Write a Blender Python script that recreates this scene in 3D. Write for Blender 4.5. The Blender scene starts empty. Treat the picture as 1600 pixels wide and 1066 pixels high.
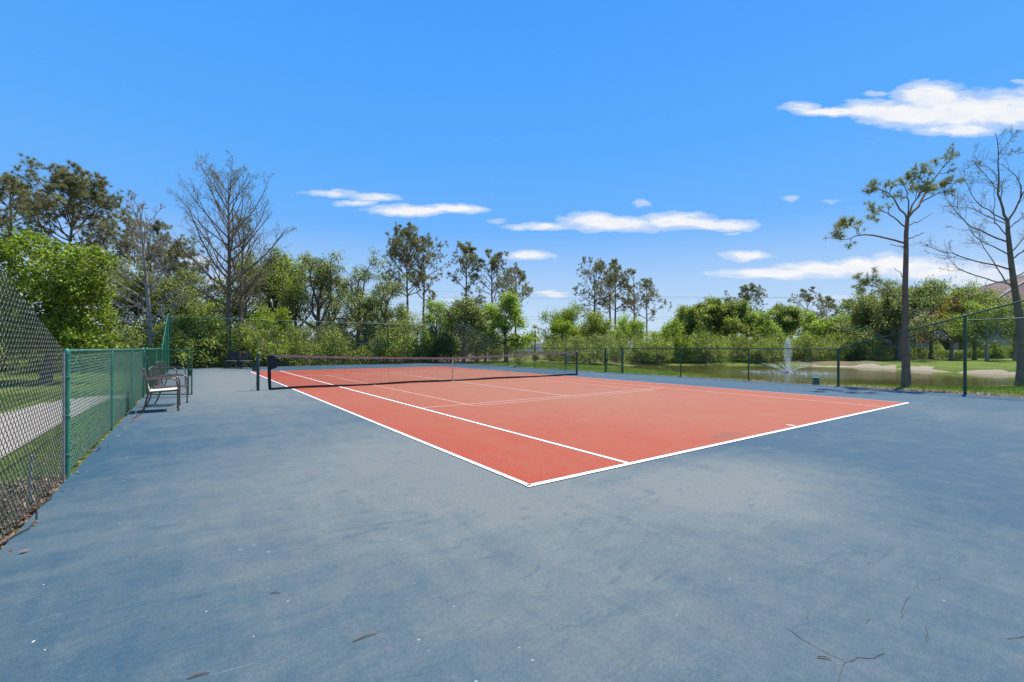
import bpy, math, random
import numpy as np
from mathutils import Vector

sc = bpy.context.scene
C = sc.collection
# ------------------------------------------------------------------ camera
CX, CY, CZ, YAW, F = -2.5256, -3.2895, 1.2704, 0.6162, 708.7
HZ = 542.72
cam_d = bpy.data.cameras.new('camera')
cam = bpy.data.objects.new('camera', cam_d); C.objects.link(cam)
cam.location = (CX, CY, CZ); cam.rotation_euler = (math.radians(90), 0, -YAW)
cam_d.sensor_width = 36; cam_d.lens = F/1600*36; cam_d.shift_y = 9.716/1600
cam_d.clip_start = 0.05; cam_d.clip_end = 6000
sc.camera = cam
# ------------------------------------------------------------------ light
SUN_EL = math.radians(64); SUN_AZ = math.radians(82)
sv = Vector((math.sin(SUN_AZ)*math.cos(SUN_EL), math.cos(SUN_AZ)*math.cos(SUN_EL), math.sin(SUN_EL)))
sd = bpy.data.lights.new('sun', 'SUN'); sd.energy = 4.6; sd.angle = math.radians(0.55); sd.color = (1, 0.95, 0.87)
so = bpy.data.objects.new('sun', sd); C.objects.link(so); so.rotation_euler = sv.to_track_quat('Z', 'Y').to_euler()
so.location = (0, 0, 60)
sc.view_settings.view_transform = 'Standard'; sc.view_settings.look = 'None'
sc.view_settings.exposure = 0.8; sc.view_settings.gamma = 1
sc.cycles.max_bounces = 6; sc.cycles.transparent_max_bounces = 12

w = bpy.data.worlds.new('World'); sc.world = w; w.use_nodes = True
nt = w.node_tree; N = nt.nodes; L = nt.links
bg = N['Background']; bg.inputs[1].default_value = 0.0812
sky = N.new('ShaderNodeTexSky'); sky.sky_type = 'NISHITA'; sky.sun_disc = False
sky.sun_elevation = SUN_EL; sky.sun_rotation = SUN_AZ
sky.air_density = 1.0; sky.dust_density = 0.6; sky.ozone_density = 2.2

def nd(nt, typ, **kw):
    n = nt.nodes.new(typ)
    for k, v in kw.items():
        if k.startswith('i_'):
            n.inputs[int(k[2:])].default_value = v
        else:
            setattr(n, k, v)
    return n
def mth(nt, op, a, b=None, clamp=False):
    n = nt.nodes.new('ShaderNodeMath'); n.operation = op; n.use_clamp = clamp
    for i, x in enumerate((a, b)):
        if x is None: continue
        if isinstance(x, (int, float)): n.inputs[i].default_value = x
        else: nt.links.new(x, n.inputs[i])
    return n.outputs[0]
def mixc(nt, fac, a, b, mode='MIX'):
    n = nt.nodes.new('ShaderNodeMix'); n.data_type = 'RGBA'; n.blend_type = mode
    for s, x in ((n.inputs[0], fac), (n.inputs[6], a), (n.inputs[7], b)):
        if isinstance(x, (int, float)): s.default_value = x
        elif isinstance(x, (tuple, list)): s.default_value = (*x[:3], 1)
        else: nt.links.new(x, s)
    return n.outputs[2]
def ramp(nt, fac, stops, interp='LINEAR'):
    n = nt.nodes.new('ShaderNodeValToRGB'); r = n.color_ramp; r.interpolation = interp
    while len(r.elements) < len(stops): r.elements.new(0.5)
    for e, (p, c) in zip(r.elements, stops):
        e.position = p
        e.color = (c, c, c, 1) if isinstance(c, (int, float)) else (*c[:3], 1)
    nt.links.new(fac, n.inputs[0]); return n.outputs[0]
def noise(nt, vec, scale, detail=4, rough=0.5, dist=0.0):
    n = nt.nodes.new('ShaderNodeTexNoise'); n.inputs['Scale'].default_value = scale
    n.inputs['Detail'].default_value = detail; n.inputs['Roughness'].default_value = rough
    n.inputs['Distortion'].default_value = dist
    if vec is not None: nt.links.new(vec, n.inputs['Vector'])
    return n
def mapping(nt, vec, scale=(1, 1, 1), rot=(0, 0, 0), loc=(0, 0, 0)):
    n = nt.nodes.new('ShaderNodeMapping'); n.inputs['Scale'].default_value = scale
    n.inputs['Rotation'].default_value = rot; n.inputs['Location'].default_value = loc
    nt.links.new(vec, n.inputs['Vector']); return n.outputs[0]

# sky colour grade and fair-weather clouds, laid out by compass direction
tc = N.new('ShaderNodeTexCoord'); sx = N.new('ShaderNodeSeparateXYZ'); L.new(tc.outputs['Generated'], sx.inputs[0])
az = mth(nt, 'ARCTAN2', sx.outputs[0], sx.outputs[1])
el = mth(nt, 'ARCSINE', sx.outputs[2])
KS = 7.07
grad = ramp(nt, el, [(0.0, (.62, .78, .93)), (0.08, (.50, .69, .93)), (0.14, (.40, .62, .95)), (0.25, (.155, .46, 1.0)), (0.40, (.095, .408, 1.0)), (0.62, (.068, .350, 1.0)), (1.0, (.05, .27, .85))])
gs = N.new('ShaderNodeVectorMath'); gs.operation = 'SCALE'; gs.inputs['Scale'].default_value = KS; L.new(grad, gs.inputs[0])
base = mixc(nt, 0.95, sky.outputs[0], gs.outputs[0])
dr = mth(nt, 'ADD', mth(nt, 'MULTIPLY', sx.outputs[0], math.cos(YAW)), mth(nt, 'MULTIPLY', sx.outputs[1], -math.sin(YAW)))
df = mth(nt, 'ADD', mth(nt, 'MULTIPLY', sx.outputs[0], math.sin(YAW)), mth(nt, 'MULTIPLY', sx.outputs[1], math.cos(YAW)))
dfc = mth(nt, 'MAXIMUM', df, 0.02)
cv = N.new('ShaderNodeCombineXYZ'); L.new(mth(nt, 'DIVIDE', dr, dfc), cv.inputs[0]); L.new(mth(nt, 'DIVIDE', sx.outputs[2], dfc), cv.inputs[1])
wn = noise(nt, mapping(nt, cv.outputs[0], (13, 34, 1)), 1.0, 7, 0.62)
wv = N.new('ShaderNodeVectorMath'); wv.operation = 'SUBTRACT'; L.new(wn.outputs['Color'], wv.inputs[0]); wv.inputs[1].default_value = (.5, .5, .5)
ws = N.new('ShaderNodeVectorMath'); ws.operation = 'MULTIPLY'; L.new(wv.outputs[0], ws.inputs[0]); ws.inputs[1].default_value = (0.075, 0.024, 0)
wp = N.new('ShaderNodeVectorMath'); wp.operation = 'ADD'; L.new(cv.outputs[0], wp.inputs[0]); L.new(ws.outputs[0], wp.inputs[1])
# (px, py, half width, half height, strength)
CL = [(1250, 167, 32, 10, .8), (1300, 175, 70, 8, 1), (1375, 172, 75, 16, 1), (1455, 152, 62, 26, 1), (1430, 180, 90, 22, 1), (1500, 175, 95, 34, 1), (1570, 172, 90, 32, 1), (1650, 170, 90, 40, 1), (1500, 203, 70, 12, .9), (1595, 128, 20, 5, .5), (1365, 148, 26, 6, .5),
      (515, 303, 45, 6, .8), (585, 308, 48, 8, .85), (555, 318, 32, 6, .7), (640, 330, 75, 9, 1), (710, 326, 52, 9, 1), (780, 345, 18, 6, .35),
      (920, 345, 45, 14, 1), (960, 350, 85, 13, 1), (1055, 346, 65, 14, 1), (1120, 352, 70, 10, 1), (840, 355, 60, 7, .8), (1145, 366, 20, 4, .4),
      (1005, 318, 18, 7, .55), (826, 400, 40, 8, .9), (1167, 400, 40, 9, .9), (1235, 311, 18, 7, .55), (1300, 315, 30, 5, .3),
      (1210, 427, 95, 8, 1), (1290, 421, 80, 13, 1), (1345, 418, 60, 16, 1), (1395, 411, 42, 16, 1), (1440, 422, 80, 20, .9), (1530, 430, 90, 22, .7), (1640, 440, 90, 22, .7),
      (862, 459, 34, 6, .8), (700, 466, 70, 6, .3), (308, 408, 36, 10, .7), (380, 440, 60, 22, .5), (1320, 466, 80, 8, .35), (560, 440, 40, 6, .2)]
mx = None
for px, py, hw, hh, s in CL:
    az0 = (px-800)/F; el0 = (HZ-py)/F; wa = hw/F; we = hh/F
    m = mapping(nt, wp.outputs[0], (1/wa, 1/we, 1), (0, 0, 0), (-az0/wa, -el0/we, 0))
    ln = N.new('ShaderNodeVectorMath'); ln.operation = 'LENGTH'; L.new(m, ln.inputs[0])
    v = mth(nt, 'SUBTRACT', 1.3, ln.outputs['Value'])
    v = mth(nt, 'MULTIPLY', mth(nt, 'MULTIPLY', v, 1.15, True), s)
    mx = v if mx is None else mth(nt, 'MAXIMUM', mx, v)
wn2 = noise(nt, mapping(nt, cv.outputs[0], (16, 52, 1)), 1.0, 9, 0.65)
cm = mth(nt, 'SUBTRACT', mx, mth(nt, 'MULTIPLY', mth(nt, 'SUBTRACT', wn2.outputs[0], 0.36), 1.15))
cmask = ramp(nt, cm, [(0.0, 0.0), (0.32, 0.38), (0.85, 1.0)], 'EASE')
wn3 = noise(nt, mapping(nt, cv.outputs[0], (6, 30, 1)), 1.0, 5, 0.6)
ccol = mixc(nt, ramp(nt, wn3.outputs[0], [(.35, 0.), (.65, 1.)]), (5.9, 6.15, 6.7), (6.8, 6.8, 6.95))
col = mixc(nt, cmask, base, ccol)
L.new(col, bg.inputs[0])

# ------------------------------------------------------------------ helpers
def link(o, parent=None):
    C.objects.link(o)
    if parent is not None: o.parent = parent
    return o
def tag(o, label=None, cat=None, group=None, kind=None):
    if label: o['label'] = label
    if cat: o['category'] = cat
    if group: o['group'] = group
    if kind: o['kind'] = kind
    return o
def thing(name, label, cat, loc=(0, 0, 0), rz=0, group=None):
    o = bpy.data.objects.new(name, None); C.objects.link(o); o.empty_display_size = 0.2
    o.location = loc; o.rotation_euler = (0, 0, rz)
    return tag(o, label, cat, group)
def copy_tree(o, parent=None):
    c = o.copy(); link(c, parent)
    for ch in list(o.children): copy_tree(ch, c)
    return c
def fast_mesh(name, V, Fc, mats, smooth=False, mi=None):
    V = np.asarray(V, np.float32); Fc = np.asarray(Fc, np.int32)
    me = bpy.data.meshes.new(name); k = Fc.shape[1]
    me.vertices.add(len(V)); me.vertices.foreach_set('co', V.ravel())
    me.loops.add(Fc.size); me.loops.foreach_set('vertex_index', Fc.ravel())
    me.polygons.add(len(Fc)); me.polygons.foreach_set('loop_start', np.arange(len(Fc), dtype=np.int32)*k)
    if smooth: me.polygons.foreach_set('use_smooth', np.ones(len(Fc), bool))
    for m in (mats if isinstance(mats, (list, tuple)) else [mats]): me.materials.append(m)
    if mi is not None: me.polygons.foreach_set('material_index', np.asarray(mi, np.int32))
    me.update(calc_edges=True); return me
def fobj(name, V, Fc, mat, parent=None, smooth=False, mi=None):
    return link(bpy.data.objects.new(name, fast_mesh(name, V, Fc, mat, smooth, mi)), parent)

class MB:
    def __init__(s): s.v = []; s.f = []; s.m = []; s.cur = 0
    def box(s, c, d, rz=0, rx=0, ry=0, taper=1.0):
        i = len(s.v); cz, sz = math.cos(rz), math.sin(rz)
        from mathutils import Euler
        R = Euler((rx, ry, rz)).to_matrix()
        for z in (-1, 1):
            t = taper if z > 0 else 1
            for x, y in ((-1, -1), (1, -1), (1, 1), (-1, 1)):
                p = R @ Vector((x*d[0]/2*t, y*d[1]/2*t, z*d[2]/2)) + Vector(c)
                s.v.append(tuple(p))
        for f in ((3, 2, 1, 0), (4, 5, 6, 7), (0, 1, 5, 4), (1, 2, 6, 5), (2, 3, 7, 6), (3, 0, 4, 7)):
            s.f.append(tuple(i+j for j in f)); s.m.append(s.cur)
        return s
    def tube(s, pts, r, n=8, cap=True):
        pts = [Vector(p) for p in pts]
        if not isinstance(r, (list, tuple)): r = [r]*len(pts)
        i0 = len(s.v)
        ref = None
        for k, p in enumerate(pts):
            t = (pts[min(k+1, len(pts)-1)]-pts[max(k-1, 0)]).normalized()
            if ref is None:
                ref = t.orthogonal().normalized()
            ref = (ref - t*ref.dot(t)).normalized(); b = t.cross(ref)
            for j in range(n):
                a = 2*math.pi*j/n
                s.v.append(tuple(p+(ref*math.cos(a)+b*math.sin(a))*r[k]))
        for k in range(len(pts)-1):
            for j in range(n):
                a = i0+k*n+j; b2 = i0+k*n+(j+1) % n
                s.f.append((a, b2, b2+n, a+n)); s.m.append(s.cur)
        if cap:
            s.f.append(tuple(i0+j for j in range(n))[::-1]); s.m.append(s.cur)
            e = i0+(len(pts)-1)*n
            s.f.append(tuple(e+j for j in range(n))); s.m.append(s.cur)
        return s
    def lathe(s, c, prof, n=12):
        i0 = len(s.v)
        for r, z in prof:
            for j in range(n):
                a = 2*math.pi*j/n; s.v.append((c[0]+r*math.cos(a), c[1]+r*math.sin(a), c[2]+z))
        for k in range(len(prof)-1):
            for j in range(n):
                a = i0+k*n+j; b = i0+k*n+(j+1) % n
                s.f.append((a, b, b+n, a+n)); s.m.append(s.cur)
        s.f.append(tuple(i0+j for j in range(n))[::-1]); s.m.append(s.cur)
        e = i0+(len(prof)-1)*n
        s.f.append(tuple(e+j for j in range(n))); s.m.append(s.cur)
        return s
    def poly(s, pts):
        i = len(s.v); s.v += [tuple(p) for p in pts]; s.f.append(tuple(range(i, i+len(pts)))); s.m.append(s.cur); return s
    def build(s, name, mats, parent=None, smooth=True, bevel=0):
        me = bpy.data.meshes.new(name); me.from_pydata(s.v, [], s.f)
        for m in (mats if isinstance(mats, (list, tuple)) else [mats]): me.materials.append(m)
        for p, mi in zip(me.polygons, s.m):
            p.material_index = mi; p.use_smooth = smooth and len(p.vertices) == 4
        me.update(); o = link(bpy.data.objects.new(name, me), parent)
        if smooth: me.set_sharp_from_angle(angle=math.radians(40))
        if bevel:
            b = o.modifiers.new('bevel', 'BEVEL'); b.width = bevel; b.segments = 2; b.limit_method = 'ANGLE'
        return o

def ray(px, py):
    a = (px-800)/F; b = -(py-HZ)/F
    return np.array([math.sin(YAW)+a*math.cos(YAW), math.cos(YAW)-a*math.sin(YAW), b])
def gp(px, py, z=0.0):
    d = ray(px, py); t = (z-CZ)/d[2]; return np.array([CX, CY, CZ])+d*t
def W(px, depth, z=0.0):
    d = ray(px, HZ); p = np.array([CX, CY, 0.0])+d*depth; return (float(p[0]), float(p[1]), z)
def top_z(py, depth): return CZ+(HZ-py)*depth/F

# ------------------------------------------------------------------ materials
def mat(name, fn=None, color=(.5, .5, .5), rough=0.6, metal=0.0, spec=0.5):
    m = bpy.data.materials.new(name); m.use_nodes = True; t = m.node_tree; b = t.nodes['Principled BSDF']
    b.inputs['Base Color'].default_value = (*color, 1); b.inputs['Roughness'].default_value = rough
    b.inputs['Metallic'].default_value = metal; b.inputs['Specular IOR Level'].default_value = spec
    if fn: fn(t, b)
    return m
def ocoord(t): return t.nodes.new('ShaderNodeTexCoord').outputs['Object']
def bump(t, b, h, strength=0.3, dist=0.01):
    n = t.nodes.new('ShaderNodeBump'); n.inputs['Strength'].default_value = strength; n.inputs['Distance'].default_value = dist
    t.links.new(h, n.inputs['Height']); t.links.new(n.outputs[0], b.inputs['Normal'])
def weathered(c1, c2, scale=8, lo=.35, hi=.7, bm=0.2):
    def f(t, b):
        o = ocoord(t); n = noise(t, o, scale, 6, .65)
        k = ramp(t, n.outputs[0], [(lo, 0.), (hi, 1.)])
        t.links.new(mixc(t, k, c1, c2), b.inputs['Base Color'])
        if bm: bump(t, b, n.outputs[0], bm, 0.004)
    return f

def leafmat(name, c, c2=None, var=0.35, trans=0.42, low=(0.6, 1.3), nscale=0.6):
    m = bpy.data.materials.new(name); m.use_nodes = True; t = m.node_tree
    b = t.nodes['Principled BSDF']; out = t.nodes['Material Output']
    g = t.nodes.new('ShaderNodeNewGeometry'); o = ocoord(t)
    oi = t.nodes.new('ShaderNodeObjectInfo')
    c2 = c2 or tuple(x*1.6 for x in c)
    rnd = g.outputs['Random Per Island']
    colr = mixc(t, rnd, tuple(x*(1-var) for x in c), tuple(x*(1+var) for x in c2))
    n = noise(t, o, nscale, 3, .5)
    k = ramp(t, n.outputs[0], [(.3, low[0]), (.7, low[1])])
    colr = mixc(t, 1.0, colr, k, 'MULTIPLY')
    t.links.new(colr, b.inputs['Base Color']); b.inputs['Roughness'].default_value = .5
    b.inputs['Specular IOR Level'].default_value = .35
    tr = t.nodes.new('ShaderNodeBsdfTranslucent')
    tcx = mixc(t, 1.0, colr, (1.25, 1.35, .6), 'MULTIPLY'); t.links.new(tcx, tr.inputs[0])
    mx = t.nodes.new('ShaderNodeMixShader'); mx.inputs[0].default_value = trans
    t.links.new(b.outputs[0], mx.inputs[1]); t.links.new(tr.outputs[0], mx.inputs[2]); t.links.new(mx.outputs[0], out.inputs[0])
    return m

M = {}
M['pine'] = leafmat('pine_needles', (0.128, 0.146, 0.063), (0.293, 0.268, 0.140), .3, .25)
M['pine2'] = leafmat('near_pine_needles', (.13, .165, .045), (.30, .30, .10), .3, .3)
M['oak'] = leafmat('oak_leaves', (0.122, 0.171, 0.037), (0.281, 0.317, 0.079), .42, .48)
M['oak2'] = leafmat('live_oak_leaves', (0.116, 0.149, 0.049), (0.244, 0.268, 0.110), .42, .48)
M['mid'] = leafmat('mid_green_leaves', (0.159, 0.232, 0.043), (0.317, 0.390, 0.085), .42, .48)
M['bright'] = leafmat('bright_leaves', (.15, .215, .022), (.27, .32, .04), .3, .45)
M['vine'] = leafmat('vine_leaves', (.105, .165, .016), (.25, .31, .035), .35, .32, (.5, 1.3), 1.1)
M['rust'] = leafmat('rust_leaves', (.22, .09, .03), (.42, .18, .05), .3, .3)
M['under'] = leafmat('undergrowth_leaves', (0.095, 0.137, 0.034), (0.293, 0.329, 0.091), .5, .48)
M['bud'] = leafmat('buds', (.12, .14, .06), (.20, .19, .09), .3, .3)
M['bark'] = mat('bark', weathered((.10, .072, .048), (.23, .18, .13), 5, .3, .75, .6), rough=.9)
M['bark_red'] = mat('pine_bark', weathered((.115, .068, .045), (.27, .18, .125), 4, .3, .75, .6), rough=.9)
M['bark_pale'] = mat('pale_bark', weathered((.17, .15, .13), (.36, .33, .29), 6, .3, .75, .6), rough=.9)
M['bark_dark'] = mat('dark_bark', weathered((.05, .04, .032), (.12, .10, .08), 5, .3, .75, .6), rough=.9)

def court_fn(c_sat, c_fade, blobs, stain, spot=None):
    def f(t, b):
        o = ocoord(t)
        big = noise(t, mapping(t, o, (.16, .16, .16)), 1, 3, .55, .6)
        st = noise(t, mapping(t, o, (.55, 1.6, 1), (0, 0, .35)), 1.0, 6, .62, 1.2)
        st2 = noise(t, mapping(t, o, (3.2, 1.0, 1), (0, 0, -.6)), 1.0, 5, .6, .8)
        fine = noise(t, o, 42, 3, .7)
        d = None
        for bx, by, rx_, ry_ in blobs:
            ln = t.nodes.new('ShaderNodeVectorMath'); ln.operation = 'LENGTH'
            t.links.new(mapping(t, o, (1/rx_, 1/ry_, 1), (0, 0, 0), (-bx/rx_, -by/ry_, 0)), ln.inputs[0])
            v = mth(t, 'SUBTRACT', 1.2, ln.outputs['Value']); d = v if d is None else mth(t, 'MAXIMUM', d, v)
        d = mth(t, 'MAXIMUM', d, -.20)
        s = mth(t, 'ADD', mth(t, 'MULTIPLY', d, .85), mth(t, 'MULTIPLY', mth(t, 'SUBTRACT', big.outputs[0], .5), .8))
        s = mth(t, 'ADD', s, mth(t, 'MULTIPLY', mth(t, 'SUBTRACT', st.outputs[0], .5), .65))
        s = mth(t, 'ADD', s, mth(t, 'MULTIPLY', mth(t, 'SUBTRACT', st2.outputs[0], .5), .55))
        s3_ = noise(t, mapping(t, o, (2.2, 5.5, 1), (0, 0, .45)), 1.6, 8, .75, .6)
        s4_ = noise(t, mapping(t, o, (5.0, 2.0, 1), (0, 0, -.35)), 1.5, 8, .75, .6)
        s = mth(t, 'ADD', s, mth(t, 'MULTIPLY', mth(t, 'SUBTRACT', s3_.outputs[0], .5), .6))
        s = mth(t, 'ADD', s, mth(t, 'MULTIPLY', mth(t, 'SUBTRACT', s4_.outputs[0], .5), .5))
        s = mth(t, 'ADD', s, .22)
        k = ramp(t, s, [(0, 0.), (.9, 1.)])
        colr = mixc(t, k, c_sat, c_fade)
        # darker scuffs of stronger paint and grime
        sc1 = noise(t, mapping(t, o, (1.2, 3.0, 1), (0, 0, .5)), 2.3, 7, .72, 1.4)
        k2 = ramp(t, sc1.outputs[0], [(.56, 0.), (.68, 1.)])
        colr = mixc(t, mth(t, 'MULTIPLY', k2, .55), colr, stain)
        sw = noise(t, mapping(t, o, (1.3, 10, 1), (0, 0, .3)), 2.4, 5, .7, 1.0)
        colr = mixc(t, ramp(t, sw.outputs[0], [(.68, 0.), (.74, .45)]), colr, (.26, .30, .32))
        if spot:
            ln = t.nodes.new('ShaderNodeVectorMath'); ln.operation = 'LENGTH'
            t.links.new(mapping(t, o, (1/spot[2], 1/spot[3], 1), (0, 0, 0), (-spot[0]/spot[2], -spot[1]/spot[3], 0)), ln.inputs[0])
            sn = noise(t, o, 3.5, 5, .7, 1.5)
            v = mth(t, 'ADD', mth(t, 'SUBTRACT', .55, ln.outputs['Value']), mth(t, 'MULTIPLY', mth(t, 'SUBTRACT', sn.outputs[0], .42), 1.6))
            colr = mixc(t, mth(t, 'MULTIPLY', ramp(t, v, [(0, 0.), (.5, 1.)]), .6), colr, (.13, .065, .04))
        f2 = ramp(t, fine.outputs[0], [(.3, .86), (.7, 1.12)])
        colr = mixc(t, 1.0, colr, f2, 'MULTIPLY')
        gr = noise(t, o, 160, 2, .8)
        colr = mixc(t, 1.0, colr, ramp(t, gr.outputs[0], [(.3, .72), (.7, 1.26)]), 'MULTIPLY')
        g3_ = noise(t, o, 330, 2, .8)
        colr = mixc(t, 1.0, colr, ramp(t, g3_.outputs[0], [(.3, .78), (.7, 1.22)]), 'MULTIPLY')
        vo = t.nodes.new('ShaderNodeTexVoronoi'); vo.inputs['Scale'].default_value = 9; t.links.new(o, vo.inputs['Vector'])
        sp = ramp(t, vo.outputs['Distance'], [(.045, 1.), (.075, 0.)])
        vo2 = noise(t, o, 1.7, 2, .5)
        sp = mth(t, 'MULTIPLY', sp, ramp(t, vo2.outputs[0], [(.52, 0.), (.6, .28)]))
        colr = mixc(t, sp, colr, (.55, .6, .62))
        t.links.new(colr, b.inputs['Base Color']); b.inputs['Roughness'].default_value = .82
        b.inputs['Specular IOR Level'].default_value = .3
        bump(t, b, mth(t, 'ADD', gr.outputs[0], fine.outputs[0]), .35, .003)
    return f
M['blue'] = mat('blue_court_paint', court_fn((.021, .062, .096), (.122, .141, .136), ((-.2, 1.2, 2.5, 3.4), (1.3, -.9, 1.7, 1.0), (-1.2, 17, 2.4, 13.0)), (.022, .060, .092)))
M['red'] = mat('red_court_paint', court_fn((.280, .044, .018), (.262, .094, .050), ((6.0, 8.5, 5.6, 10.0), (7, 14, 5, 8)), (.22, .075, .042), (float(gp(1135, 681)[0]), float(gp(1135, 681)[1]), .75, .22)))
M['line'] = mat('line_paint', weathered((.72, .72, .70), (.55, .53, .51), 30, .45, .9, .1), rough=.7)
M['pline'] = mat('faded_pink_line_paint', weathered((.50, .29, .24), (.44, .22, .17), 20, .4, .8, .1), rough=.7)
M['tline'] = mat('worn_line_paint', weathered((.52, .35, .29), (.42, .22, .17), 14, .4, .8, .1), rough=.7)
M['crack'] = mat('crack_dark', color=(.06, .058, .05), rough=.95)
M['green'] = mat('dark_green_coating', weathered((.012, .058, .028), (.03, .10, .055), 12, .4, .8, .1), rough=.42)
M['teal'] = mat('green_vinyl_wire', weathered((.018, .15, .095), (.05, .25, .165), 6, .4, .8, 0), rough=.4)
M['teal_worn'] = mat('worn_green_rail', weathered((.02, .13, .09), (.36, .44, .40), 14, .56, .68, .1), rough=.45)
M['rail_pale'] = mat('pale_green_rail', weathered((.10, .19, .14), (.20, .28, .23), 6, .4, .8, 0), rough=.5)
M['wire_dark'] = mat('weathered_dark_wire', weathered((.020, .042, .028), (.085, .11, .085), 3, .3, .8, 0), rough=.45)
M['galv'] = mat('galvanised_steel', weathered((.25, .26, .25), (.40, .41, .39), 20, .4, .7, .1), rough=.45, metal=.6)
M['postdark'] = mat('dark_net_post', weathered((.012, .04, .045), (.03, .075, .075), 12, .4, .8, .1), rough=.45)
M['netcord'] = mat('net_cord', color=(.018, .02, .02), rough=.9)
M['netband'] = mat('net_headband', weathered((.42, .29, .26), (.33, .18, .155), 5, .35, .7, .1), rough=.9)
M['netblack'] = mat('black_net_tape', weathered((.012, .012, .016), (.03, .03, .035), 9, .4, .7, .2), rough=.85)
M['strap'] = mat('centre_strap', weathered((.66, .52, .46), (.55, .36, .30), 14, .4, .7, .1), rough=.9)
M['bronze'] = mat('bronze_frame', weathered((.085, .068, .055), (.15, .125, .105), 18, .4, .7, .1), rough=.4, metal=.3)
M['sling'] = mat('beige_sling', weathered((.52, .46, .38), (.42, .37, .31), 30, .4, .7, .2), rough=.8)
M['wood_dark'] = mat('weathered_dark_wood', weathered((.045, .035, .035), (.085, .070, .066), 10, .35, .7, .3), rough=.8)
M['wood_grey'] = mat('grey_worn_wood', weathered((.20, .18, .165), (.33, .30, .27), 12, .35, .7, .3), rough=.85)
M['concrete'] = mat('path_concrete', weathered((.24, .205, .17), (.33, .29, .245), 3, .3, .7, .2), rough=.9)
M['white'] = mat('white_paint', weathered((.78, .78, .76), (.66, .66, .64), 3, .4, .8, .1), rough=.6)
M['stucco'] = mat('beige_stucco', weathered((.33, .28, .215), (.38, .33, .26), 2, .3, .7, .3), rough=.9)
M['glass'] = mat('dark_window_glass', color=(.02, .025, .03), rough=.05)
M['black'] = mat('black_rubber', color=(.02, .02, .022), rough=.6)
M['utility'] = mat('green_utility_box', weathered((.05, .12, .11), (.09, .17, .155), 12, .4, .7, .1), rough=.6)
M['twig'] = mat('twig_brown', weathered((.12, .07, .05), (.22, .14, .10), 30, .4, .7, .2), rough=.9)
M['litter'] = leafmat('dry_leaves', (.12, .068, .042), (.27, .175, .11), .35, .15)
M['chip'] = mat('white_chip', color=(.45, .45, .42), rough=.8)
M['grassblade'] = leafmat('grass_blades', (.09, .15, .018), (.18, .24, .035), .3, .4)
def shingle(t, b):
    o = ocoord(t)
    br = t.nodes.new('ShaderNodeTexBrick'); br.inputs['Scale'].default_value = 1
    br.inputs['Brick Width'].default_value = .5; br.inputs['Row Height'].default_value = .22; br.inputs['Mortar Size'].default_value = .015
    br.inputs['Color1'].default_value = (.10, .058, .050, 1); br.inputs['Color2'].default_value = (.14, .083, .072, 1); br.inputs['Mortar'].default_value = (.06, .04, .04, 1)
    sp = t.nodes.new('ShaderNodeSeparateXYZ'); t.links.new(o, sp.inputs[0]); cb = t.nodes.new('ShaderNodeCombineXYZ')
    t.links.new(mth(t, 'ADD', sp.outputs[0], sp.outputs[1]), cb.inputs[0]); t.links.new(sp.outputs[2], cb.inputs[1])
    t.links.new(cb.outputs[0], br.inputs[0])
    n = noise(t, o, .8, 4, .6)
    t.links.new(mixc(t, 1.0, br.outputs[0], ramp(t, n.outputs[0], [(.3, .8), (.7, 1.2)]), 'MULTIPLY'), b.inputs['Base Color'])
M['shingle'] = mat('roof_shingle', shingle, rough=.9)
def ground_fn(t, b):
    o = ocoord(t)
    a = t.nodes.new('ShaderNodeAttribute'); a.attribute_name = 'sand'
    d = t.nodes.new('ShaderNodeAttribute'); d.attribute_name = 'dirt'
    n1 = noise(t, o, .35, 4, .6); n2 = noise(t, o, 9, 5, .7); n3 = noise(t, o, 60, 2, .7)
    g = mixc(t, ramp(t, n1.outputs[0], [(.35, 0.), (.65, 1.)]), (.095, .150, .018), (.150, .195, .03))
    g = mixc(t, 1.0, g, ramp(t, n2.outputs[0], [(.3, .62), (.7, 1.3)]), 'MULTIPLY')
    g = mixc(t, 1.0, g, ramp(t, n3.outputs[0], [(.3, .6), (.7, 1.35)]), 'MULTIPLY')
    dirt = mixc(t, n2.outputs[0], (.09, .06, .04), (.26, .19, .13))
    dk = mth(t, 'SUBTRACT', mth(t, 'ADD', d.outputs['Fac'], n2.outputs[0]), .5)
    g = mixc(t, ramp(t, dk, [(.35, 0.), (.55, 1.)]), g, dirt)
    sand = mixc(t, n2.outputs[0], (.30, .24, .16), (.52, .43, .31))
    sk = mth(t, 'SUBTRACT', mth(t, 'ADD', a.outputs['Fac'], mth(t, 'MULTIPLY', n2.outputs[0], .6)), .3)
    g = mixc(t, ramp(t, sk, [(.4, 0.), (.55, 1.)]), g, sand)
    t.links.new(g, b.inputs['Base Color']); b.inputs['Roughness'].default_value = .95; b.inputs['Specular IOR Level'].default_value = .15
    bump(t, b, mth(t, 'ADD', n3.outputs[0], n2.outputs[0]), .8, .05)
M['ground'] = mat('lawn_ground', ground_fn)
FX, FY, _ = W(1231, 29.0)
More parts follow.
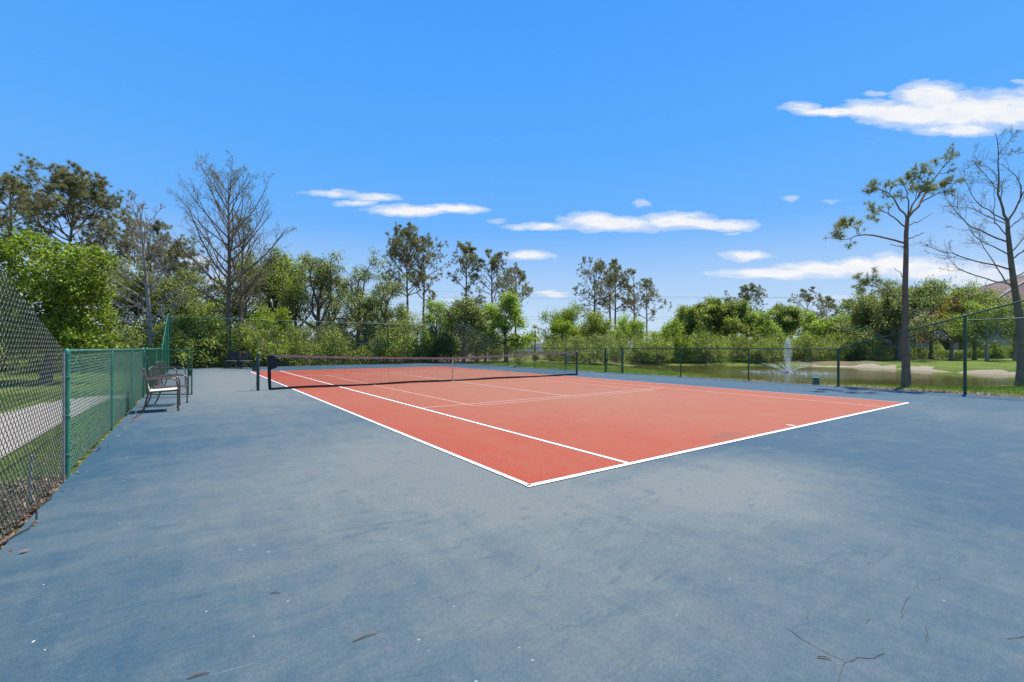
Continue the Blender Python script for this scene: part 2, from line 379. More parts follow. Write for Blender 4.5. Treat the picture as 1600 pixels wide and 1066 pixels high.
def water_fn(t, b):
    o = ocoord(t)
    ln = t.nodes.new('ShaderNodeVectorMath'); ln.operation = 'DISTANCE'; t.links.new(o, ln.inputs[0]); ln.inputs[1].default_value = (FX, FY, 0)
    near = ramp(t, mth(t, 'DIVIDE', ln.outputs['Value'], 22), [(.02, 1.), (.20, .5), (.34, 0.)])
    n1 = noise(t, mapping(t, o, (1, 1.6, 1)), 1.3, 4, .6); n2 = noise(t, mapping(t, o, (1, 2, 1)), 5.5, 4, .7)
    bn = t.nodes.new('ShaderNodeBump'); bn.inputs['Distance'].default_value = .05
    t.links.new(mth(t, 'ADD', mth(t, 'MULTIPLY', near, .5), .0), bn.inputs['Strength'])
    t.links.new(mth(t, 'ADD', n1.outputs[0], n2.outputs[0]), bn.inputs['Height']); t.links.new(bn.outputs[0], b.inputs['Normal'])
    b.inputs['Base Color'].default_value = (.062, .056, .012, 1); b.inputs['Roughness'].default_value = .10; b.inputs['IOR'].default_value = 1.22
M['water'] = mat('pond_water', water_fn)
def spray_fn(t, b):
    b.inputs['Base Color'].default_value = (.9, .93, .96, 1); b.inputs['Roughness'].default_value = .35
    b.inputs['Alpha'].default_value = .72
M['spray'] = mat('water_spray', spray_fn)

# ------------------------------------------------------------------ ground, pond, path, court
POND = np.array([(24.5, 20.5), (26, 22.2), (30.3, 23.2), (35, 20.2), (38.5, 16.2), (41.5, 11), (40.2, 7.6), (37.2, 3.7), (36.6, 1), (37.4, -3), (39, -14),
                 (29, -14), (27, -4), (25.7, .5), (20.8, 2.4), (19.2, 4.6), (19.3, 7.3), (22.2, 12.0)])
def sdf(X, Y):
    n = len(POND); d = np.full(X.shape, 1e9); ins = np.zeros(X.shape, bool)
    for i in range(n):
        a = POND[i]; b = POND[(i+1) % n]; e = b-a
        wx, wy = X-a[0], Y-a[1]; tt = np.clip((wx*e[0]+wy*e[1])/(e@e), 0, 1)
        d = np.minimum(d, np.hypot(wx-e[0]*tt, wy-e[1]*tt))
        c = ((a[1] > Y) != (b[1] > Y)) & (X < (b[0]-a[0])*(Y-a[1])/(b[1]-a[1]+1e-12)+a[0]); ins ^= c
    return np.where(ins, -d, d)
def axis(segs):
    out = []
    for a, b, s in segs: out += list(np.arange(a, b, s))
    return np.array(out+[segs[-1][1]])
xs = axis([(-2500, -400, 350), (-400, -60, 40), (-60, -10, 5), (-10, 14, 1.0), (14, 46, .4), (46, 80, 2), (80, 400, 40), (400, 2500, 350)])
ys = axis([(-2500, -400, 350), (-400, -40, 40), (-40, -16, 4), (-16, 26, .4), (26, 60, 2), (60, 400, 40), (400, 2500, 350)])
X, Y = np.meshgrid(xs, ys, indexing='ij'); S = sdf(X, Y)
rs = np.random.RandomState(3)
bankside = np.clip((X-33)/3, 0, 1)*np.clip((12.5-Y)/2, 0, 1)
wob = (np.sin(X*1.7+Y*.6)+np.sin(Y*2.3-X*.8))*.06
wd = 3.6*(1-bankside)+.55*bankside
k = np.clip(1-S/wd, 0, 1)
Z = -.045-.31*k+bankside*.05*np.clip(S/6, 0, 1)
Z = np.where(S < 0, -.36-.5*np.minimum(-S, 2.0), Z)
far = np.clip((np.hypot(X-6, Y-10)-20)/30, 0, 1)
Z += np.where((S > 1) & (far > 0), wob*far*.8, 0)
nx, ny = X.shape
idx = np.arange(nx*ny).reshape(nx, ny)
Fg = np.stack([idx[:-1, :-1], idx[1:, :-1], idx[1:, 1:], idx[:-1, 1:]], -1).reshape(-1, 4)
gr = fobj('ground', np.stack([X, Y, Z], -1).reshape(-1, 3), Fg, M['ground'], smooth=True); tag(gr, kind='structure')
sand = np.where((bankside > .3) & (S > -.4) & (S < .32+wob*3), 1.0, 0.0)
sand = np.maximum(sand, np.where((X > 39) & (Y < 13.5) & (Y > 8) & (S > -.3) & (S < .5), .9, 0))
dirt = np.where((X < 16.4) & (X > 14) & (Y < 8.8), .55, 0.)+np.where((X < 21) & (X > 18) & (Y > 2) & (Y < 8) & (S < 1.2), .5, 0)
dirt += np.where((X > -4.6) & (X < -3) & (Y < 10), .30, 0)
dirt += np.where((Y > 31.5) & (Y < 60) & (X < 22), .6, 0)+np.where((S < .2), .8, 0)*(1-bankside)
dirt += np.where((X < -11) & (X > -60) & (Y > 12) & (Y < 60), .5, 0)
dirt += np.where((X > 41.5+wob*10) & (Y > 10) & (X < 90), .5, 0)+np.where((Y > 24) & (X > 22) & (X < 90), .4, 0)
for nm, arr in (('sand', sand), ('dirt', np.clip(dirt, 0, 1))):
    at = gr.data.attributes.new(nm, 'FLOAT', 'POINT'); at.data.foreach_set('value', arr.ravel().astype(np.float32))
wt = MB().poly([(18, -15, -.35), (44, -15, -.35), (44, 25, -.35), (18, 25, -.35)]).build('pond_water', M['water'], smooth=False)
tag(wt, kind='structure')
pm = MB()
pp = [(-4.35, -8), (-4.33, 4.6), (-4.33, 7.6), (-4.2, 11.7), (-3.6, 11.9)]
po = [(-5.75, -8), (-5.6, 8.5), (-5.35, 11.5), (-4.6, 12.9), (-3.6, 13.1)]
for i in range(4):
    n = 6
    for j in range(n):
        def lp(P, t): return (P[i][0]+(P[i+1][0]-P[i][0])*t, P[i][1]+(P[i+1][1]-P[i][1])*t, -.022)
        a0, a1 = j/n, (j+1)/n
        pm.poly([lp(pp, a0), lp(pp, a1), lp(po, a1), lp(po, a0)])
tag(pm.build('path', M['concrete'], smooth=False), kind='structure')

XL, XR, YN, YF = -3.50, 14.66, -9.0, 30.35
cb = MB(); cb.box(((XL+XR)/2, (YN+YF)/2, -.15), (XR-XL, YF-YN, .3))
def ribbon(mb, pts, wdt, z, rngs):
    for a, b in zip(pts[:-1], pts[1:]):
        a = np.array(a[:2], float); b = np.array(b[:2], float); seg = max(2, int(np.linalg.norm(b-a)/.03))
        prev = None; d = (b-a)/np.linalg.norm(b-a); nn = np.array([-d[1], d[0]])
        for i in range(seg+1):
            c = a+(b-a)*i/seg+nn*rngs.uniform(-.006, .006)*(0 < i < seg); hw = wdt*rngs.uniform(.25, .8)
            cur = (c-nn*hw, c+nn*hw)
            if prev is not None:
                mb.poly([(*prev[0], z), (*cur[0], z), (*cur[1], z), (*prev[1], z)])
            prev = cur
rr = random.Random(5); cb.cur = 1
CR = [[(860, 645), (900, 675), (950, 705), (1000, 730), (1045, 750)], [(1045, 750), (1080, 735), (1130, 738), (1165, 722)], [(1045, 750), (1030, 775), (1020, 812)],
      [(1290, 640), (1300, 660), (1297, 685)], [(1245, 545), (1225, 570), (1218, 610)], [(1270, 520), (1268, 500)], [(1300, 494), (1340, 488)], [(1120, 430), (1110, 445)],
      [(1550, 678), (1600, 668)], [(925, 590), (922, 612)], [(1120, 615), (1108, 630)], [(1105, 408), (1102, 420)]]
for c in CR: ribbon(cb, [gp(800+x/2, 660+y/2) for x, y in c], .0024, .0025, rr)
tag(cb.build('court_surface', [M['blue'], M['crack']], smooth=False), kind='structure')
cr = MB(); cr.poly([(0, 0, .004), (10.80, -.06, .004), (10.97, 12, .004), (10.97, 23.77, .004), (0, 23.77, .004), (0, 12, .004)])
tag(cr.build('court_playing_area', M['red'], smooth=False), kind='structure')
lm = MB()
def line(a, b, wd, cur=0, z=.008):
    a = np.array(a, float); b = np.array(b, float); d = (b-a)/np.linalg.norm(b-a); n = np.array([-d[1], d[0]])*wd/2; lm.cur = cur
    lm.poly([(*(a-n), z), (*(b-n), z), (*(b+n), z), (*(a+n), z)])
line((-.035, .0), (10.82, -.075), .064); line((0, .0), (0, 23.77), .052); line((-.03, 23.74), (11, 23.74), .08, 2)
line((10.80, -.06), (10.97, 12), .05, 2); line((10.97, 12), (10.97, 23.77), .05, 2)
line((1.37, .03), (1.37, 23.7), .052); line((9.47, 0), (9.6, 12), .048, 2); line((9.6, 12), (9.6, 23.7), .048, 2)
line((1.40, 5.49), (9.53, 5.49), .052, 2, .0095); line((1.40, 18.285), (9.58, 18.285), .052, 2, .0095)
line((5.46, 5.5), (5.485, 18.28), .052, 2); line((5.41, .04), (5.41, .16), .05)
for y0 in (5.2, 18.57): line((2.46, y0), (8.58, y0), .045, 1, .0065)
for x0 in (2.47, 8.56): line((x0, 5.2), (x0, 18.57), .045, 1, .0065)
for y0 in (9.75, 14.02): line((2.5, y0), (8.54, y0), .03, 1, .0065)
tag(lm.build('court_markings', [M['line'], M['pline'], M['tline']], smooth=False), kind='structure')

# ------------------------------------------------------------------ chain link fences
def wires(A, B, topfn, z0=.03, sp=.0719, r=.002, zmax=3.1, m0=0, brk=None):
    A = np.array(A, float); B = np.array(B, float); Ls = np.linalg.norm(B-A); d = (B-A)/Ls; nrm = np.array([-d[1], d[0]])
    Vs = []; Fs = []; c = 0
    zz = np.arange(z0, zmax, .01)
    for sg in (1, -1):
        for s0 in np.arange(-zmax, Ls+zmax, sp):
            s = s0+sg*zz; ok = (s >= 0) & (s <= Ls) & (zz <= np.array(topfn(s)))
            if not ok.any(): continue
            i = np.flatnonzero(ok); z1, z2 = zz[i[0]], zz[i[-1]]
            if z2-z1 < .02: continue
            nseg = 1
            off = nrm*.0022*sg
            p = np.array([*(A+d*(s0+sg*z1)+off), z1]); q = np.array([*(A+d*(s0+sg*z2)+off), z2])
            t = (q-p)/np.linalg.norm(q-p); u = np.array([*nrm, 0]); v = np.cross(t, u)
            for e in (p, q):
                for a in (0, 2.0944, 4.18879): Vs.append(e+r*(u*math.cos(a)+v*math.sin(a)))
            for j in range(3): Fs.append((c+j, c+(j+1) % 3, c+3+(j+1) % 3, c+3+j))
            c += 6
    return np.array(Vs), np.array(Fs)
def post(mb, x, y, h, r=.03, n=12):
    mb.lathe((x, y, -.02), [(r, 0), (r, h-.02), (r*1.12, h-.02), (r*1.1, h+.01), (r*.7, h+.035), (r*.15, h+.045)], n)
def interp(tab): return lambda s: np.interp(s, [a for a, b in tab], [b for a, b in tab])

# left fence: from behind the camera to the gate, then on to the far corner
LX = -3.52
def fence(name, label, A, B, prof, posts, wmat, rail, pmat, railm, zmax=3.1, wr=.002, tens=(), mid=(), group=None, bands=True):
    A = np.array(A, float); B = np.array(B, float); Ls = np.linalg.norm(B-A); d = (B-A)/Ls
    t = thing(name, label, 'fence', (float(A[0]), float(A[1]), 0), 0, group)
    f = interp(prof)
    V, Fc = wires((0, 0), B-A, lambda s: f(s)-.01, r=wr, zmax=zmax)
    fobj('wire_mesh', V, Fc, wmat, t)
    for s, h, r in posts:
        mb = MB(); p = d*s; post(mb, p[0]+d[1]*.0, p[1], h, r)
        o = mb.build('post', pmat, t)
        if bands:
            for zb in np.arange(.2, h, .38):
                hb = MB(); hb.lathe((p[0], p[1], zb), [(r+.001, 0), (r+.007, .003), (r+.007, .02), (r+.001, .023)], 12)
                hb.build('clamp_band', M['teal_worn'], o)
    if rail:
        for (s1, h1), (s2, h2) in zip(prof[:-1], prof[1:]):
            if True:
                mb = MB(); p, q = d*s1, d*s2; mb.tube([(p[0], p[1], h1), (q[0], q[1], h2)], .015, 10); mb.build('top_rail', railm, t)
    for s1, s2, h in mid:
        p, q = d*s1, d*s2; MB().tube([(p[0], p[1], h), (q[0], q[1], h)], .018, 8).build('brace_rail', railm, t)
    return t
y0l = -6.4
fence('chain_link_fence', 'weathered chain link fence without a top rail, sloping up steeply beside the camera', (LX, y0l), (LX, 2.80),
      [(0, 3.05), (3.3, 3.05), (9.2, 1.24)], [(3.3, 3.05, .03), (9.14, 1.20, .009)], M['wire_dark'], None, M['galv'], M['galv'], wr=.0027, bands=False)
fence('chain_link_fence', 'low bright green chain link fence behind the bronze chairs', (LX, 2.88), (LX, 11.6),
      [(0, 1.235), (8.72, 1.22)], [(0, 1.235, .024), (3.1, 1.2, .018), (6.0, 1.2, .018), (8.72, 1.24, .030)], M['teal'], True, M['teal'], M['teal_worn'], zmax=1.3, wr=.0027)
fence('chain_link_fence', 'green chain link fence rising beyond the open gate towards the far corner', (LX, 12.75), (LX, 30.2),
      [(0, 1.22), (8.2, 1.22), (14.4, 3.05), (17.45, 3.05)], [(0, 1.24, .034), (4.1, 1.2, .024), (8.2, 1.2, .024), (11.3, 2.1, .024), (14.4, 3.05, .024), (17.45, 3.06, .035)],
      M['teal'], True, M['teal'], M['teal'], wr=.0027, bands=False)
fence('chain_link_fence', 'tall green chain link fence across the far end of the court', (LX+.04, 30.2), (14.56, 30.2),
      [(0, 3.05), (18.04, 3.05)], [(1.35, 3.05, .019), (3.0, 3.05, .038), (6.05, 3.05, .019), (9.1, 3.05, .019), (12.1, 3.05, .019), (14.5, 3.05, .019), (13.15, 3.05, .038)],
      M['green'], True, M['green'], M['rail_pale'], wr=.0015, mid=((3.0, 6.05, 1.55), (10.6, 13.15, 1.55)), bands=False)
def rightfence():
    RXf = 14.62
    ts = thing('chain_link_fence', 'low green chain link fence between court and pond, sloping up tall at both ends', 'fence', (RXf, -6.4, 0))
    prof = [(0, 3.05), (3.0, 3.05), (9.0, 1.22), (27.8, 1.22), (33.5, 3.05), (36.6, 3.05)]
    f = interp(prof)
    V, Fc = wires((0, 0), (0, 18.00), lambda s: f(s)-.01, r=.0015); V2, F2 = wires((0, 0), (0, 17.45), lambda s: f(s+19.15)-.01, r=.0013); V2[:, 1] += 19.15
    fobj('wire_mesh', np.vstack([V, V2]), np.vstack([Fc, F2+len(V)]), M['green'], ts)
    for s, r in ((3.0, .03), (6.05, .036), (9.0, .036), (11.9, .024), (14.8, .026), (18.0, .034), (19.15, .034), (22.1, .024), (24.9, .024), (27.8, .028), (30.6, .024), (33.5, .03), (36.6, .035)):
        mb = MB(); post(mb, 0, s, float(f(s))+.01, r); mb.build('post', M['green'], ts)
    for (a, b) in (((0, 3.05), (3.0, 3.05)), ((3.0, 3.05), (9.0, 1.22)), ((9.0, 1.22), (18.0, 1.22)), ((19.15, 1.22), (27.8, 1.22)), ((27.8, 1.22), (33.5, 3.05)), ((33.5, 3.05), (36.6, 3.05))):
        MB().tube([(0, a[0], a[1]), (0, b[0], b[1])], .021, 10).build('top_rail', M['green'], ts)
    MB().tube([(0, 0, 2.0), (0, 6.0, 2.0)], .016, 8).build('brace_rail', M['green'], ts)
rightfence()
def gate(name, label, hinge, ang, wd, hgt, wm, fm, locb=True):
    t = thing(name, label, 'gate', (*hinge, 0), ang)
    fr = MB(); z0 = .06
    fr.tube([(0.03, 0, z0), (wd, 0, z0), (wd, 0, hgt), (0.03, 0, hgt), (0.03, 0, z0)], .019, 8)
    fr.build('frame', fm, t)
    V, Fc = wires((.03, 0), (wd, 0), lambda s: np.full_like(s, hgt), z0=z0, zmax=hgt, r=.0023)
    fobj('wire_mesh', V, Fc, wm, t)
    for hz_ in (.3, hgt-.2): MB().box((.0, 0, hz_), (.07, .05, .05)).build('hinge', M['galv'], t, bevel=.006)
    l = MB(); l.box((wd-.03, -.03, .62), (.05, .03, .16)); l.tube([(wd-.1, -.04, .68), (wd+.05, -.04, .68)], .008, 8); l.build('latch', M['green'], t, bevel=.004)
    if locb:
        MB().tube([(wd-.09, 0, z0), (wd-.09, 0, hgt)], .014, 8).build('stile', fm, t)
    return t
gate('chain_link_gate', 'dark green chain link gate swung open onto the court beside the chairs', (LX+.07, 11.62), math.atan2(-.62, .95), 1.13, 1.2, M['green'], M['green'])
gate('chain_link_gate', 'closed chain link gate in the low fence on the pond side', (14.62, 11.65), math.radians(90), 1.05, 1.2, M['green'], M['green'])

# ------------------------------------------------------------------ tennis net and posts
NY = 11.9
def netpost(x, y, h, label, wind, r=.042):
    t = thing('net_post', label, 'net post', (x, y, 0))
    MB().lathe((0, 0, 0), [(r, 0), (r, h)], 16).build('pole', M['postdark'], t)
    MB().lathe((0, 0, h), [(r+.003, 0), (r+.005, .015), (r*.7, .03), (.005, .035)], 16).build('cap', M['green'], t)
    if wind:
        mb = MB(); mb.tube([(-.03, 0, .66), (-.16, 0, .66)], [.05, .035], 12); mb.box((-.09, .0, .62), (.11, .07, .10))
        mb.build('winder', M['green'], t)
        MB().tube([(-.06, -.03, .26), (-.045, -.05, .18), (-.12, -.05, .05), (-.2, -.04, .01)], .004, 6).build('loose_cord', M['black'], t)
    return t
netpost(-.914, NY, 1.07, 'dark green net post with a winder beside the folded net end', True)
netpost(11.86, NY, 1.07, 'dark green net post on the pond side of the net', False)
tn = thing('tennis_net', 'black tennis net with faded pinkish headband hanging across the red court', 'net', (0, NY, 0))
nx0, nx1 = -.62, 11.80
def ntop(x): return np.interp(x, [nx0, 2.5, 5.42, 8.5, nx1], [1.035, .93, .875, .96, 1.065])
def nlean(x, z): return -.10*np.interp(x, [nx0, 5.4, nx1], [.2, 1, .1])*z+.02*np.sin(x*2.1)*(1-z)
nv = []; nf = []
def nbar(p, q, r):
    p = np.array(p, float); q = np.array(q, float); t = (q-p)/np.linalg.norm(q-p); u = np.array([0, 1., 0]); v = np.cross(t, u); c = len(nv)
    for e in (p, q):
        for a in (0, 2.0944, 4.18879): nv.append(e+r*(u*math.cos(a)+v*math.sin(a)))
    for j in range(3): nf.append((c+j, c+(j+1) % 3, c+3+(j+1) % 3, c+3+j))
ncell = .046
for x in np.arange(nx0, nx1, ncell):
    zt = float(ntop(x)); nbar((x, nlean(x, .03), .03), (x, nlean(x, zt), zt), .0019)
xg = np.linspace(nx0, nx1, 60)
for i in range(22):
    fr = i/21
    for a, b in zip(xg[:-1], xg[1:]):
        za = .03+(float(ntop(a))-.03)*fr; zb = .03+(float(ntop(b))-.03)*fr
        nbar((a, nlean(a, za), za), (b, nlean(b, zb), zb), .0019)
fobj('net_mesh', nv, nf, M['netcord'], tn)
def strip(name, pts, hz, th, mt, parent):
    mb = MB()
    n0 = 0
    for p in pts:
        x, y, z = p
        mb.v += [(x, y-th, z-hz), (x, y+th, z-hz), (x, y+th, z+hz), (x, y-th, z+hz)]
    for i in range(len(pts)-1):
        for j in range(4):
            a = i*4+j; b = i*4+(j+1) % 4; mb.f.append((a, b, b+4, a+4)); mb.m.append(0)
    mb.f += [(3, 2, 1, 0), tuple(len(mb.v)-4+j for j in range(4))]; mb.m += [0, 0]
    return mb.build(name, mt, parent)
xb = [float(x) for x in np.linspace(nx0, nx1, 80)]
strip('headband', [(x, nlean(x, 1), float(ntop(x))-.022+.004*math.sin(x*9)) for x in xb], .033, .008, M['netband'], tn)
strip('bottom_tape', [(x, nlean(x, 0)-.02, .032+.012*math.sin(x*1.7+1)) for x in xb], .03, .01, M['netblack'], tn)
sb = MB()
e = [(nx0-.02, 0, .01), (nx0+.06, 0, .01), (nx0+.05, 0, .30), (nx0+.03, 0, 1.04), (nx0-.05, 0, 1.04), (nx0-.04, 0, .3)]
for dy in (-.012, .012): sb.v += [(x, y+dy, z) for x, y, z in e]
sb.f += [(0, 1, 2, 5), (5, 2, 3, 4), (6, 11, 8, 7), (11, 10, 9, 8)]+[(i, (i+1) % 6, (i+1) % 6+6, i+6) for i in range(6)]; sb.m += [0]*10
sb.build('side_tape', M['netblack'], tn, smooth=False)
fd = MB()
e = [(nx0-.05, 0, 1.03), (nx0+.10, 0, 1.03), (nx0+.24, 0, .90), (nx0+.30, 0, .78), (nx0+.20, 0, .66), (nx0+.04, 0, .60), (nx0-.01, 0, .80)]
for dy in (-.03, .018): fd.v += [(x, y+dy, z) for x, y, z in e]
n = len(e)
fd.f += [tuple(range(n)), tuple(range(2*n-1, n-1, -1))]+[(i, i+n, (i+1) % n+n, (i+1) % n) for i in range(n)]; fd.m += [0]*(n+2)
fd.build('folded_net_end', M['netblack'], tn, smooth=False)
MB().tube([(-.914+.04, 0, 1.045), (nx0, 0, 1.03)], .004, 6).build('cable', M['black'], tn)
strip('centre_strap', [(5.44, nlean(5.4, .87)-.012, .87), (5.44, nlean(5.4, .5)-.014, .60), (5.45, nlean(5.4, .3)-.014, .25), (5.47, -.03, .02)], .0, .004, M['strap'], tn)
st = MB(); a = [(5.415, -.105, .875), (5.47, -.105, .875), (5.475, -.085, .6), (5.435, -.085, .6), (5.47, -.05, .25), (5.445, -.05, .25), (5.50, -.035, .015), (5.44, -.035, .015)]
for q in ((0, 1, 2, 3), (3, 2, 4, 5), (5, 4, 6, 7)):
    st.poly([a[i] for i in q]); st.poly([(a[i][0], a[i][1]+.004, a[i][2]) for i in q][::-1])
bpy.data.objects.remove(bpy.data.objects['centre_strap'])
ob = st.build('centre_strap', M['strap'], tn, smooth=False)
for bb in (((5.458, -.065, .36), (.05, .02, .05)), ((5.46, -.05, .18), (.045, .02, .03))): MB().box(*bb).build('buckle', M['galv'], ob, smooth=False)
MB().box((5.47, -.035, .015), (.09, .05, .02)).build('anchor', M['white'], ob, smooth=False)

# ------------------------------------------------------------------ chairs
def chair(label, loc, rz, kind, group='bronze metal armchairs along the left fence'):
    t = thing('armchair', label, 'armchair', loc, rz, group)
    r = .0145
    for s in (-1, 1):
        y = s*.27
        MB().tube([(.25, y, 0), (.25, y, .30), (.25, y, .52), (.235, y, .585), (.195, y, .63), (.13, y, .648), (-.10, y, .648), (-.235, y, .63)], r, 10).build('armrest', M['bronze'], t)
        if kind == 0: pts = [(-.30, y, 0), (-.255, y, .2), (-.215, y, .40), (-.245, y, .62), (-.30, y, .84)]
        else: pts = [(-.36, y, 0), (-.30, y, .12), (-.215, y, .40), (-.245, y, .60), (-.30, y*.93, .78)]
        MB().tube(pts, r, 10).build('rear_leg', M['bronze'], t)
        MB().tube([(.25, y, .41), (-.215, y, .39)], .012, 8).build('seat_rail', M['bronze'], t)
    if kind == 0:
        b = MB(); b.tube([(-.30, -.27, .84), (-.30, .27, .84)], .0145, 10); b.build('back_rail', M['bronze'], t)
        mb = MB()
        for i in range(8):
            pass
        mb.box((-.262, 0, .62), (.008, .52, .38), ry=-.27); mb.build('back_sling', M['sling'], t, smooth=False)
        mb = MB(); mb.box((.02, 0, .417), (.45, .525, .018), ry=-.04); mb.build('seat', M['sling'], t, bevel=.006)
    else:
        mb = MB(); mb.tube([(-.30, -.25, .78), (-.315, -.18, .82), (-.325, 0, .845), (-.315, .18, .82), (-.30, .25, .78)], .0145, 10)
        mb.build('back_rail', M['bronze'], t)
        mb = MB()
        for i in range(7):
            y = -.21+.07*i
            mb.tube([(-.222, y*.7, .42), (-.245, y, .60), (-.315, y*.95, .83-abs(y)*.15)], .007, 6)
        mb.tube([(-.215, -.26, .42), (-.215, .26, .42)], .012, 8)
        mb.build('back_bars', M['bronze'], t)
        mb = MB()
        for i in range(9): mb.box((-.19+.052*i, 0, .412), (.034, .53, .012))
        mb.build('seat_slats', M['bronze'], t, bevel=.003)
    MB().tube([(.25, -.27, .40), (.25, .27, .40)], .012, 8).build('front_rail', M['bronze'], t); MB().tube([(-.26, -.27, .2), (-.26, .27, .2)], .009, 8).build('stretcher', M['bronze'], t)
    for s in (-1, 1): MB().lathe((.25, s*.27, 0), [(.018, 0), (.018, .03)], 10).build('foot_cap', M['black'], t)
    return t
chair('bronze armchair with pale sling seat, nearest to the camera', (-2.99, 8.22, 0), math.radians(2), 0)
chair('bronze armchair with slatted seat and barred arched back, between the pale-seated chair and the gate', (-2.90, 9.25, 0), math.radians(-14), 1)
chair('bronze armchair with barred arched back seen through the open gate', (-3.0, 14.1, 0), math.radians(-22), 1)

def wooden(label, loc, rz, gm):
    t = thing('wooden_chair', label, 'chair', loc, rz, 'dark wooden chairs by the far fence')
    mb = MB()
    for i in range(5): mb.box((0, -.28, .50+.118*i), (.58, .025, .10), rx=.12)
    mb.build('backrest', gm, t, bevel=.004)
    mb = MB()
    for i in range(4): mb.box((0, -.2+.125*i, .455), (.60, .105, .03))
    mb.build('seat', M['wood_grey'], t, bevel=.004)
    for s in (-1, 1):
        MB().box((s*.27, .19, .22), (.07, .07, .44)).build('leg', M['wood_dark'], t, bevel=.004)
        MB().box((s*.27, -.24, .50), (.06, .06, 1.0), rx=.08).build('leg', M['wood_dark'], t, bevel=.004)
        MB().box((s*.27, 0, .16), (.04, .40, .06)).build('stretcher', M['wood_dark'], t, bevel=.004)
    return t
wooden('dark slatted wooden chair against the big tree trunk, backrest square to the camera', (*W(362, 27.3)[:2], 0), math.radians(153), M['wood_dark'])
wooden('dark slatted wooden chair with greyish backrest turned towards the net', (*W(385, 27.0)[:2], 0), math.radians(190), M['wood_dark'])

# small odds and ends
p = W(883.5, 24.6); t = thing('hanging_plate', 'pale grey paddle-shaped plate hanging on the low fence behind the net', 'plate', (14.56, p[1]+.35, 0))
mb = MB(); e = [(-.085, .80), (-.10, .68), (-.10, .60), (-.05, .52), (-.045, .30), (.03, .30), (.045, .52), (.10, .62), (.10, .74), (.06, .80)]
n = len(e)
for dx in (-.012, .012): mb.v += [(dx, a, b) for a, b in e]
mb.f += [tuple(range(n)), tuple(range(2*n-1, n-1, -1))]+[(i, i+n, (i+1) % n+n, (i+1) % n) for i in range(n)]; mb.m += [0]*(n+2)
mb.build('plate', M['wood_grey'], t, smooth=False)
MB().tube([(0, 0, .79), (.03, 0, .95), (.055, 0, 1.20)], .004, 6).build('hook', M['galv'], t)
p = W(800, 28.6); t = thing('loose_board', 'pale board lying tilted at the foot of the far corner post', 'board', (p[0], p[1], 0), math.radians(-20))
MB().box((0, 0, .10), (.52, .22, .03), ry=-.28).build('board', M['wood_grey'], t, smooth=False, bevel=.004)
MB().box((.20, 0, .045), (.06, .18, .09)).build('support_block', M['black'], t, smooth=False, bevel=.004)
p = W(1275, 15.7); t = thing('utility_box', 'small green utility box on the dirt strip between fence and pond', 'utility box', (p[0], p[1], -.06), .5)
MB().box((0, 0, .13), (.22, .18, .26), taper=.96).build('box_body', M['utility'], t, bevel=.012)
MB().box((0, 0, .275), (.25, .21, .03), taper=.9).build('lid', M['utility'], t, bevel=.006)
p = gp(66, 787); t = thing('metal_stake', 'short weathered metal stake standing at the bottom of the sloping fence', 'stake', (-3.60, 2.05, 0))
MB().tube([(0, 0, -.03), (-.01, .02, .2), (.0, .035, .36)], .013, 8).build('shaft', M['wood_grey'], t)
MB().lathe((.0, .035, .36), [(.016, 0), (.016, .012), (.006, .018)], 8).build('cap', M['galv'], t)
hose = MB(); pts = []
for (px, py) in ((84, 768), (80, 779), (58, 795), (58, 812), (45, 826), (22, 838), (8, 848), (-20, 862)):
    q = gp(px, py, .006); pts.append((min(q[0], -3.40), q[1], .010))
hose.tube(pts, .0042, 8)
tag(hose.build('cable', M['black']), 'thin black cable snaking along the foot of the sloping fence', 'cable')
mb = MB(); rr = random.Random(8)
for i, (px, py, ln_, a) in enumerate(((570, 997, .10, .6), (310, 1057, .07, .5), (431, 928, .05, .1), (1288, 1030, .05, -.3))):
    q = gp(px, py, 0); m = MB()
    d = np.array([math.cos(YAW*-1+a), math.sin(-YAW+a)])
    m.tube([(-d[0]*ln_/2, -d[1]*ln_/2, .005), (0.004, .003, .009), (d[0]*ln_/2, d[1]*ln_/2, .005)], [.0022, .003, .0015], 6)
    o = m.build('fallen_twig', M['twig']); o.location = (q[0], q[1], 0)
    tag(o, ['brown twig lying on the blue court below the red corner', 'brown twig cut off by the bottom edge of the photo', 'tiny dark twig on the faded blue surface left of the longest twig', 'dark curled twig beside the forked crack'][i], 'twig', 'twigs on the court')
for i, (px, py) in enumerate(((68, 914), (322, 956), (396, 995), (52, 1003), (419, 863), (375, 860), (70, 1016), (1495, 872), (1558, 893), (1190, 684), (1140, 905), (930, 822))):
    q = gp(px, py, 0); m = MB(); s = rr.uniform(.0035, .0065); n = 6
    m.lathe((0, 0, .001), [(s, 0), (s*.8, s*.25), (s*.3, s*.35)], 5)
    o = m.build('paint_chip', M['chip'] if i not in (11,) else M['twig'], smooth=False); o.location = (q[0], q[1], 0); o.rotation_euler = (0, 0, rr.uniform(0, 6)); o.scale = (1.5, .8, 1)
    tag(o, 'tiny pale chip lying loose on the blue court surface', 'chip', 'pale chips on the blue court')

